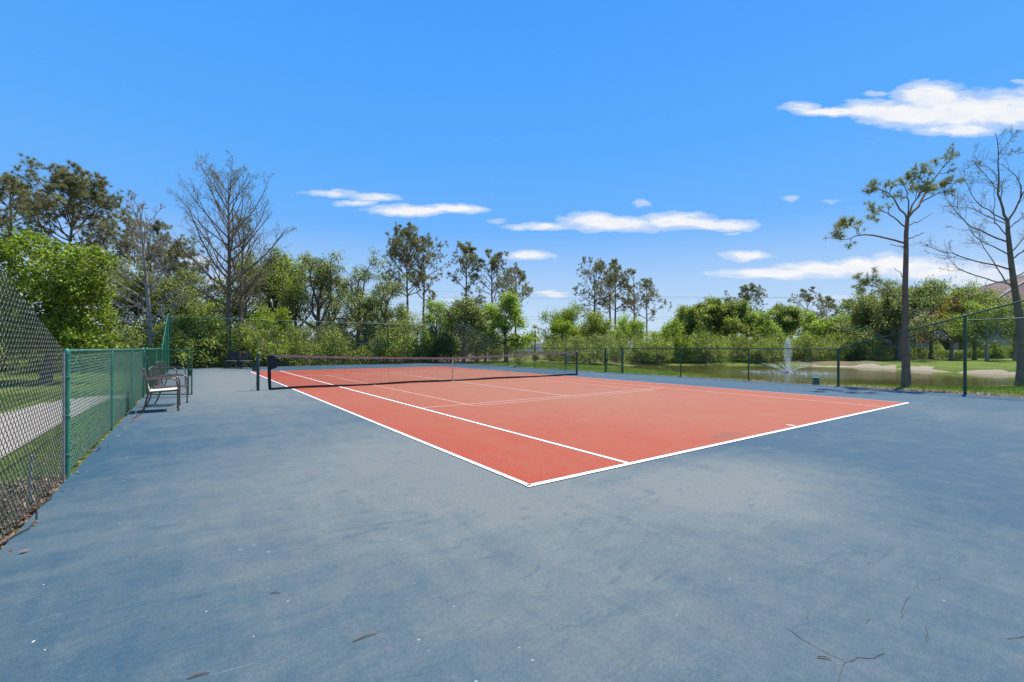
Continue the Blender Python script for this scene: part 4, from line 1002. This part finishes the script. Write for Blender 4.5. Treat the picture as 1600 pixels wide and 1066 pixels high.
# ------------------------------------------------------------------ shrubs and undergrowth
def shrub_data(seed, H, Wd, leaf=.11, m=8, dens=1.0):
    rng = np.random.RandomState(seed); n = int(12*dens)
    S = np.stack([rng.normal(0, Wd*.12, n), rng.normal(0, Wd*.12, n), np.full(n, -.05)], 1)
    D = norm(np.stack([rng.normal(0, .5, n), rng.normal(0, .5, n), np.ones(n)], 1)); Ln = H*rng.uniform(.6, .95, n)
    P1, R1 = grow_level(rng, S, D, Ln, np.full(n, .03), 5, .16, .03, .3)
    s2 = spawn(rng, P1, R1, Ln, 6, 9, 55, .15, 1, .42, .6, .3); P2, R2 = grow_level(rng, *s2, 4, .25, .05, .4)
    s3 = spawn(rng, P2, R2, s2[2], 2, 4, 50, .2, 1, .5, .6, .3); P3, R3 = grow_level(rng, *s3, 2, .2, 0, .5)
    c = np.vstack([P2[:, -1], P2[:, 2], P3[:, -1], P3[:, 1]]); c = np.repeat(c, m, 0)+rng.normal(0, .14, (len(c)*m, 3)); c = c[c[:, 2] > .03]
    return [(P1, R1, 5), (P2, R2, 3)], scatter_quads(c, leaf, rng, asp=.6)
protos = []
for i, (mt, h, wd_) in enumerate((('under', 3.2, 3.0), ('oak', 3.4, 2.8), ('mid', 3.0, 3.0), ('under', 2.6, 3.2), ('oak2', 3.8, 2.8), ('bright', 2.4, 2.6))):
    protos.append((mt, h, shrub_data(200+i, h, wd_)))
cache = {}
def shrub(i, x, y, h, rz, lab, grp, name='shrub', z=-.06):
    mt, h0, data = protos[i]
    t = thing(name, lab, 'shrub', (x, y, z), rz, grp); s = h/h0; t.scale = (s*1.1, s*1.1, s)
    if i not in cache:
        finish(t, data[0], data[1], M['bark'], M[mt], 'stems', 'foliage'); cache[i] = [c for c in t.children]
    else:
        for c in cache[i]:
            k_ = c.copy(); link(k_, t)
    return t
ORD = 'first second third fourth fifth sixth seventh eighth ninth tenth eleventh twelfth thirteenth fourteenth fifteenth sixteenth seventeenth eighteenth nineteenth'.split()
rr = random.Random(17)
for k_ in range(17):
    px = 262+k_*34+rr.uniform(-8, 8); a = (px-800)/F
    yy = 31.6+rr.uniform(0, 2.2); tdep = (yy-CY)/(math.cos(YAW)-a*math.sin(YAW)); x, y, _ = W(px, tdep)
    kind = rr.choice([0, 0, 1, 3, 4, 4]) if k_ not in (3, 10, 15) else 2
    shrub(kind, x, y, rr.choice([2.0, 2.4, 2.9, 3.3, 3.9]), rr.uniform(0, 6.28), ORD[k_]+' shrub from the left in the thicket close behind the tall back fence', 'shrubs in the thicket behind the back fence')
for k_ in range(9):
    px = 180+k_*11; dd = 26+rr.uniform(-2, 4)
    x, y, _ = W(px, dd+3); shrub(rr.choice([0, 3, 4]), x, y, rr.uniform(2.0, 3.0), rr.uniform(0, 6), ORD[k_]+' dark bush from the left around the grey leafless tree', 'brush beyond the lawn on the left')
for k_ in range(8):
    px = -30+k_*26; x, y, _ = W(px, 25+rr.uniform(-2, 3)); shrub(rr.choice([0, 3, 4]), x, y, rr.uniform(2.2, 3.0), rr.uniform(0, 6), ORD[k_]+' bush from the left under the vine-covered tree', 'brush beyond the lawn on the left')
for k_, (px, dd, h, ki) in enumerate(((812, 33, .8, 3), (836, 44, .9, 5), (862, 42, 2.2, 1), (882, 38, 2.9, 4), (903, 37, 2.6, 0), (921, 38, 2.9, 4), (940, 39, 2.6, 0), (965, 40, 2.7, 4), (990, 42, 2.6, 1), (1004, 43, 2.2, 3))):
    x, y, _ = W(px, dd); shrub(ki, x, y, h, k_*1.3, ORD[k_]+' shrub from the left between sloping far fence and closed gate', 'shrubs behind the closed gate')
for k_ in range(19):
    px = 1012+k_*19.5+rr.uniform(-5, 5); a = (px-800)/F
    dd = np.interp(px, [1000, 1100, 1200, 1300, 1400], [41.5, 42, 41, 43.5, 43])+rr.uniform(0, 2.5)
    x, y, _ = W(px, float(dd)); ki = rr.choice([1, 2, 3, 5, 2, 1]) if px < 1150 else rr.choice([1, 0, 4, 2, 1])
    shrub(ki, x, y, rr.uniform(2.2, 3.4), rr.uniform(0, 6), ORD[k_]+' leafy shrub from the left along the far bank of the pond', 'shrubs along the far bank of the pond', z=-.1)
for k_, (px, dd, h) in enumerate(((1527, 50, 1.7), (1548, 50, 1.9), (1566, 50, 1.6), (1588, 50, 1.8), (1606, 50, 1.7))):
    x, y, _ = W(px, dd); shrub(5 if k_ % 2 else 2, x, y, h, k_*2., ORD[k_]+' rounded light bush from the left at the foot of the house wall', 'bushes in front of the house')
# clipped hedge by the house
rng = np.random.RandomState(77)
def hedge(lab, px0, px1, dd, h, mt):
    a = np.array(W(px0, dd)[:2]); b = np.array(W(px1, dd)[:2]); Lh = np.linalg.norm(b-a); n = int(Lh*1400*h)
    u = rng.uniform(0, 1, n); v = rng.uniform(-.45, .45, n); z = h*rng.uniform(0, 1, n)**.6
    d_ = (b-a)/Lh; nn = np.array([-d_[1], d_[0]])
    P = np.stack([u*Lh*d_[0]+v*nn[0], u*Lh*d_[1]+v*nn[1], z], 1)
    V, Fq = scatter_quads(P, .10, rng); t = thing('hedge', lab, 'hedge', (a[0], a[1], -.06)); fobj('foliage', V, Fq, M[mt], t)
    mb = MB()
    for i in range(int(Lh/.5)+1): mb.tube([(d_[0]*i*.5, d_[1]*i*.5, 0), (d_[0]*i*.5+.05, d_[1]*i*.5, h*.8)], .02, 5)
    mb.build('stems', M['bark_dark'], t)
hedge('low clipped dark hedge in front of the house porch', 1466, 1530, 51, 1.0, 'oak2')
# undergrowth masses
def mass(n, fn, leafm, size, name, lab):
    P = fn(n); V, Fq = scatter_quads(P, size, rng); tag(fobj(name, V, Fq, M[leafm]), lab, 'undergrowth', kind='stuff')
def ug(n):
    n1_ = n*5//8
    x = rng.uniform(-12, 15.5, n1_); y = 31.0+rng.gamma(2.0, 1.2, n1_); hh = 1.7+.8*np.sin(x*1.3)+.5*np.sin(x*3.1+1)
    z = hh*rng.uniform(0, 1, n1_)**.8
    A = np.stack([x, y, z-.05], 1)
    n2_ = n-n1_; u = rng.uniform(-200, 300, n2_); dd = 27+rng.gamma(2, 1.5, n2_); a = (u-800)/F
    X_ = CX+dd*(math.sin(YAW)+a*math.cos(YAW)); Y_ = CY+dd*(math.cos(YAW)-a*math.sin(YAW))
    B = np.stack([X_, Y_, (1.6+.6*np.sin(X_*1.2))*rng.uniform(0, 1, n2_)-.05], 1)
    return np.vstack([A, B])
mass(70000, ug, 'under', .13, 'undergrowth', 'tangled dark undergrowth at the foot of the trees behind the far fence and lawn')
def ug2(n):
    u = rng.uniform(860, 1480, n); a = (u-800)/F; dd = np.interp(u, [860, 1000, 1200, 1330, 1400, 1480], [40, 43.5, 43.5, 45, 44, 50])+rng.gamma(2, 1.6, n)
    X_ = CX+dd*(math.sin(YAW)+a*math.cos(YAW)); Y_ = CY+dd*(math.cos(YAW)-a*math.sin(YAW))
    z = (1.3+.5*np.sin(u*.07)+.4*np.sin(u*.19))*rng.uniform(0, 1, n)-.1
    return np.stack([X_, Y_, z], 1)
mass(45000, ug2, 'under', .15, 'undergrowth', 'low green undergrowth covering the far side of the pond')
# distant wood that closes the horizon
def wood(n):
    u = rng.uniform(-250, 1850, n); a = (u-800)/F; dd = 105+rng.uniform(0, 30, n)
    X_ = CX+dd*(math.sin(YAW)+a*math.cos(YAW)); Y_ = CY+dd*(math.cos(YAW)-a*math.sin(YAW))
    hh = 4.2+1.6*np.sin(u*.035)+1.2*np.sin(u*.083+2)+.8*np.sin(u*.19)
    z = hh*rng.uniform(0, 1, n)**.7
    return np.stack([X_, Y_, z], 1)
mass(110000, wood, 'oak2', .55, 'woods', 'far-off band of woods along the horizon')

# reeds / grass tuft at far bank
def palm(lab, px, dd, ty, seed):
    rng = np.random.RandomState(seed); H = top_z(ty, dd); t = thing('palm_tree', lab, 'palm tree', W(px, dd, -.05))
    MB().tube([(0, 0, -.1), (.05, 0, H*.5), (0, 0, H-.9)], [.2, .16, .15], 8).build('trunk', M['bark'], t)
    Vs = []; Fs = []; c = 0
    for i in range(34):
        a = rng.uniform(0, 6.28); e0 = rng.uniform(-.5, 1.3); L1 = rng.uniform(.9, 1.3)
        d_ = np.array([math.cos(a)*math.cos(e0), math.sin(a)*math.cos(e0), math.sin(e0)]); hub = np.array([0, 0, H-.9])+d_*L1*.6
        side = np.cross(d_, [0, 0, 1.]); side /= np.linalg.norm(side)+1e-9
        for j in range(11):
            th = (j-5)/5*1.2; v = d_*math.cos(th)+side*math.sin(th); v[2] -= .25*abs(th); s = np.cross(v, np.cross(side, d_)); s = s/np.linalg.norm(s)*.03
            Vs += [hub-s, hub+s, hub+v*L1*.75]; Fs.append((c, c+1, c+2)); c += 3
    fobj('fronds', Vs, Fs, M['oak2'], t)
palm('small round-headed palm far off above the white mobile home', 836, 88, 509, 5)
palm('shaggy palm among the trunks right of the pine cluster', 1000, 58, 520, 6)

# ------------------------------------------------------------------ buildings
def mobile_home(lab, px0, px1, dd, ty, by):
    a = np.array(W(px0, dd)[:2]); b = np.array(W(px1, dd)[:2]); Lh = float(np.linalg.norm(b-a)); ang = math.atan2(b[1]-a[1], b[0]-a[0]); H = top_z(ty, dd)
    t = thing('mobile_home', lab, 'mobile home', (a[0], a[1], -.05), ang)
    MB().box((Lh/2, 2, (H-.45)/2), (Lh, 4, H-.45)).build('wall', M['white'], t, smooth=False)
    MB().box((Lh/2, 2, H-.36), (Lh+.5, 4.6, .18)).box((Lh/2, 2, H-.2), (Lh+.3, 3.2, .14)).build('roof', M['white'], t, smooth=False)
    for x in np.arange(1.2, Lh-.8, 2.4):
        f_ = MB().box((x, -.03, H*.55), (1.0, .06, .7)).build('window', M['white'], t, smooth=False); MB().box((x, -.065, H*.55), (.86, .02, .58)).build('pane', M['glass'], f_, smooth=False)
    MB().box((Lh/2, -.02, .25), (Lh, .04, .4)).build('skirting', M['wood_grey'], t, smooth=False)
mobile_home('low white mobile home glimpsed behind the end of the sloping far fence', 806, 852, 92, 534, 0)
mobile_home('white flat roof glimpsed between the thin pine trunks near the closed gate', 985, 1030, 92, 532, 0)
def house():
    dd = 54; a = np.array(W(1506, dd)[:2]); ang = -YAW+math.radians(2)
    t = thing('house', 'large beige house with reddish-brown hipped roof at the right edge', 'house', (a[0], a[1], -.05), ang)
    Lh, Dh, eh = 60., 20., 4.7
    MB().box((Lh/2, Dh/2, eh/2), (Lh, Dh, eh)).build('wall', M['stucco'], t, smooth=False)
    rf = MB(); o = .6; rh = 7.4; z0 = eh
    A_, B_, C_, D_ = (-o, -o, z0), (Lh+o, -o, z0), (Lh+o, Dh+o, z0), (-o, Dh+o, z0); E_, F_ = (22, Dh/2, z0+rh), (Lh-22, Dh/2, z0+rh)
    rf.poly([A_, B_, F_, E_]); rf.poly([B_, C_, F_]); rf.poly([C_, D_, E_, F_]); rf.poly([D_, A_, E_]); rf.poly([A_, D_, C_, B_])
    r_ = rf.build('roof', M['shingle'], t, smooth=False)
    for a1_, b1_ in ((A_, E_), (E_, F_), (D_, E_)): MB().tube([(a1_[0], a1_[1], a1_[2]+.02), (b1_[0], b1_[1], b1_[2]+.02)], .14, 6).build('ridge_cap', M['bark_pale'], r_)
    MB().box((Lh/2, -o-.06, z0-.05), (Lh+2*o, .08, .22)).build('fascia', M['stucco'], r_, smooth=False)
    for x in (3.2, 7.2, 11.2, 15.5):
        for z in (1.5, 3.8):
            w_ = MB().box((x, -.04, z), (1.3, .08, 1.3)).build('window', M['white'], t, smooth=False)
            MB().box((x, -.09, z), (1.1, .02, 1.1)).build('pane', M['glass'], w_, smooth=False)
            MB().box((x, -.08, z-.72), (1.5, .14, .1)).build('sill', M['stucco'], w_, smooth=False)
    p_ = MB(); p_.box((-2.3, -1.2, 1.15), (.4, .4, 2.3)); p_.box((.2, -1.2, 1.15), (.4, .4, 2.3)); p_.box((-1.05, -.2, 2.42), (3.1, 2.6, .26))
    p_.build('porch', M['stucco'], t, bevel=.01)
    MB().box((-1.1, 1.2, 1.2), (2.3, .2, 2.4)).build('porch_wall', M['wood_dark'], t, smooth=False)
    d_ = MB().box((-1.1, 1.07, 1.02), (.95, .06, 2.05)).build('door', M['wood_dark'], t, smooth=False); MB().box((-.75, 1.02, 1.0), (.04, .06, .14)).build('handle', M['galv'], d_, smooth=False)
house()
# overhead lines far behind
for i, (y0_, y1_) in enumerate(((448, 466), (461, 464), (491, 493.5), (495, 497))):
    dd = 150; a = W(480, dd, top_z(y0_, dd)); b = W(1300, dd, top_z(y1_, dd)); n = 24
    pts = [(a[0]+(b[0]-a[0])*k_/n, a[1]+(b[1]-a[1])*k_/n, a[2]+(b[2]-a[2])*k_/n-4*.8*(k_/n)*(1-k_/n)) for k_ in range(n+1)]
    tag(MB().tube(pts, .028, 4).build('power_line', M['wood_grey']), ['topmost', 'second from top', 'third from top', 'lowest'][i]+' overhead power line crossing the sky behind the pines', 'power line', 'overhead power lines')

# ------------------------------------------------------------------ hand-posed near pine and near cypress
def skel(paths, depth, base_px, seed, rr_):
    """picture-traced limbs given real depth: each limb leaves the trunk with its own forward or backward slant"""
    rng = np.random.RandomState(seed); out = []
    ox, oy, _ = W(base_px, depth)
    for pts, r0, r1, slant in paths:
        n = len(pts); P = []; ls = 0
        for i, (px, py) in enumerate(pts):
            if i: ls += math.hypot(px-pts[i-1][0], py-pts[i-1][1])*depth/F
            dd = depth+slant*ls
            q = W(px, dd); P.append((q[0]-ox, q[1]-oy, top_z(py, dd)+.06))
        P = np.array(P); u = np.linspace(0, n-1, 11); P = np.stack([np.interp(u, range(n), P[:, j]) for j in range(3)], 1)
        P[1:-1] = P[1:-1]*.5+(P[:-2]+P[2:])*.25
        P[1:-1] += rng.normal(0, rr_, (9, 3))
        out.append((P, np.linspace(r0, r1, 11)))
    return np.array([p for p, r in out]), np.array([r for p, r in out])
dp = 15.3
PT = [([(1416, 611), (1415, 540), (1414, 482), (1415, 420), (1416, 361), (1418, 339)], .112, .052, 0)]
PB = [([(1413, 380), (1390, 371), (1357, 367), (1341, 366), (1333, 373), (1313, 374), (1290, 372)], .045, .012, -.25),
      ([(1341, 366), (1338, 358), (1328, 352), (1320, 350)], .02, .008, .2),
      ([(1416, 356), (1394, 337), (1378, 329), (1366, 331)], .035, .010, .3), ([(1417, 343), (1405, 322), (1390, 301), (1374, 296), (1357, 291)], .04, .010, -.3),
      ([(1418, 341), (1432, 325), (1442, 313), (1448, 297), (1462, 277), (1478, 256), (1487, 248)], .06, .012, .25), ([(1440, 316), (1458, 305), (1478, 299), (1496, 282)], .03, .008, -.3),
      ([(1448, 297), (1440, 280), (1432, 272)], .025, .008, -.4), ([(1418, 341), (1420, 318), (1416, 298), (1408, 284)], .035, .01, .1),
      ([(1420, 373), (1430, 370), (1444, 363)], .028, .016, .4), ([(1417, 352), (1436, 346), (1458, 333)], .028, .010, .3), ([(1412, 386), (1404, 384), (1391, 382)], .02, .012, -.3),
      ([(1413, 480), (1404, 470), (1394, 458), (1370, 448), (1352, 446)], .032, .010, -.2), ([(1413, 436), (1406, 426), (1396, 418)], .02, .008, .2),
      ([(1394, 458), (1380, 440), (1362, 436), (1345, 440)], .02, .008, .1), ([(1418, 341), (1426, 318), (1440, 300), (1450, 280)], .04, .01, -.25)]
TPp, TRp = skel(PT, dp, 1415, 3, .004); BPp, BRp = skel(PB, dp, 1415, 4, .015)
TRp[0, 0] *= 1.4; TRp[0, 1] *= 1.12; BRp = BRp*.72
rng = np.random.RandomState(41)
LnP = np.linalg.norm(np.diff(BPp, axis=1), axis=2).sum(1); leafy = np.array([0, 1, 2, 3, 4, 5, 6, 7, 11, 13, 14])
s2 = spawn(rng, BPp[leafy], BRp[leafy], np.minimum(LnP[leafy], 1.0), 7, 10, 50, .38, 1, .42, .6, .2); P2, R2 = grow_level(rng, *s2, 4, .18, .12, .4)
s3 = spawn(rng, P2, R2, s2[2], 2, 4, 45, .3, 1, .55, .7, .3); P3, R3 = grow_level(rng, *s3, 3, .15, .15, .5)
Cc = np.vstack([BPp[leafy][:, -1], P2[:, -1], P3[:, -1], P2[:, 3]]); Dd = np.vstack([norm(BPp[leafy][:, -1]-BPp[leafy][:, -2]), norm(P2[:, -1]-P2[:, -2]), norm(P3[:, -1]-P3[:, -2]), norm(P2[:, -1]-P2[:, -2])])
ND = needles(rng, Cc, Dd, 24, .17, .011, .68)
x, y, _ = W(1415, dp); t = thing('pine_tree', 'near lopsided pine with sparse tufted branches standing just outside the sloping fence', 'pine tree', (x, y, -.06))
t['group'] = 'pine trees around the court and pond'
finish(t, [(TPp, TRp, 14), (BPp, BRp, 7), (P2, np.maximum(R2, .004), 4), (P3, np.maximum(R3, .003), 3)], ND, M['bark_red'], M['pine2'])

dc = 16.8
CT = [([(1596, 606), (1596, 560), (1595, 520), (1590, 480), (1584, 440), (1579, 402), (1575, 369), (1574, 344)], .135, .055, 0)]
CB = [([(1574, 344), (1566, 331), (1560, 312), (1562, 290), (1560, 263), (1559, 229), (1555, 207)], .065, .010, .05), ([(1574, 346), (1584, 331), (1595, 310), (1598, 290), (1588, 276), (1566, 257)], .055, .010, .12),
      ([(1595, 310), (1608, 290), (1618, 262), (1612, 232)], .035, .01, -.2), ([(1561, 240), (1572, 228), (1584, 210)], .016, .006, .2),
      ([(1573, 346), (1548, 331), (1530, 321), (1516, 303), (1510, 285)], .035, .008, -.2), ([(1574, 378), (1541, 367), (1519, 355), (1503, 342), (1489, 324), (1474, 299)], .045, .008, .2),
      ([(1576, 398), (1555, 386), (1534, 378), (1520, 366), (1510, 350)], .035, .008, -.3), ([(1577, 421), (1530, 409), (1485, 396), (1458, 389), (1438, 378)], .045, .007, .15),
      ([(1585, 446), (1548, 438), (1507, 425), (1492, 416), (1478, 400)], .04, .007, -.2), ([(1574, 369), (1552, 346), (1555, 317), (1552, 285)], .03, .007, .3),
      ([(1574, 350), (1539, 337), (1521, 326), (1496, 324), (1485, 316)], .028, .006, .35), ([(1586, 452), (1568, 438), (1552, 409), (1532, 380), (1530, 366)], .04, .008, .1),
      ([(1578, 395), (1600, 372), (1622, 352), (1640, 320)], .04, .008, .2), ([(1580, 405), (1600, 392), (1636, 370), (1660, 350)], .04, .008, -.2), ([(1562, 300), (1548, 284), (1530, 262), (1516, 250)], .022, .006, -.3),
      ([(1560, 275), (1545, 262), (1530, 258), (1516, 248)], .016, .005, .2), ([(1592, 490), (1560, 482), (1535, 470), (1505, 468)], .03, .007, .25), ([(1594, 505), (1572, 500), (1562, 488), (1550, 486)], .028, .008, -.3),
      ([(1583, 435), (1610, 420), (1640, 400)], .04, .01, .1), ([(1590, 480), (1612, 470), (1640, 445)], .035, .01, .3), ([(1561, 250), (1568, 240), (1590, 236)], .014, .005, -.2), ([(1574, 360), (1590, 345), (1612, 330)], .03, .008, -.3)]
TPc, TRc = skel(CT, dc, 1596, 5, .004); BPc, BRc = skel(CB, dc, 1596, 6, .014); TRc[0, 0] *= 1.4; BRc = BRc*.68
rng = np.random.RandomState(43); LnC = np.linalg.norm(np.diff(BPc, axis=1), axis=2).sum(1)
s2 = spawn(rng, BPc, BRc, np.minimum(LnC, 2.2), 7, 10, 42, .25, 1, .40, .45, .35); P2, R2 = grow_level(rng, *s2, 5, .14, .08, .35)
s3 = spawn(rng, P2, R2, s2[2], 3, 5, 42, .2, 1, .5, .6, .3); P3, R3 = grow_level(rng, *s3, 3, .15, .04, .5)
c = np.vstack([P3[:, -1], P2[:, -1], P3[:, 1]]); c = np.repeat(c, 2, 0)+rng.normal(0, .03, (len(c)*2, 3))
x, y, _ = W(1596, dc); t = thing('cypress_tree', 'leafless near cypress with long curving branches at the right border', 'cypress tree', (x, y, -.06))
finish(t, [(TPc, TRc, 14), (BPc, BRc, 7), (P2, np.maximum(R2, .0045), 4), (P3, np.maximum(R3, .003), 3)], scatter_quads(c, .035, rng), M['bark'], M['bud'])
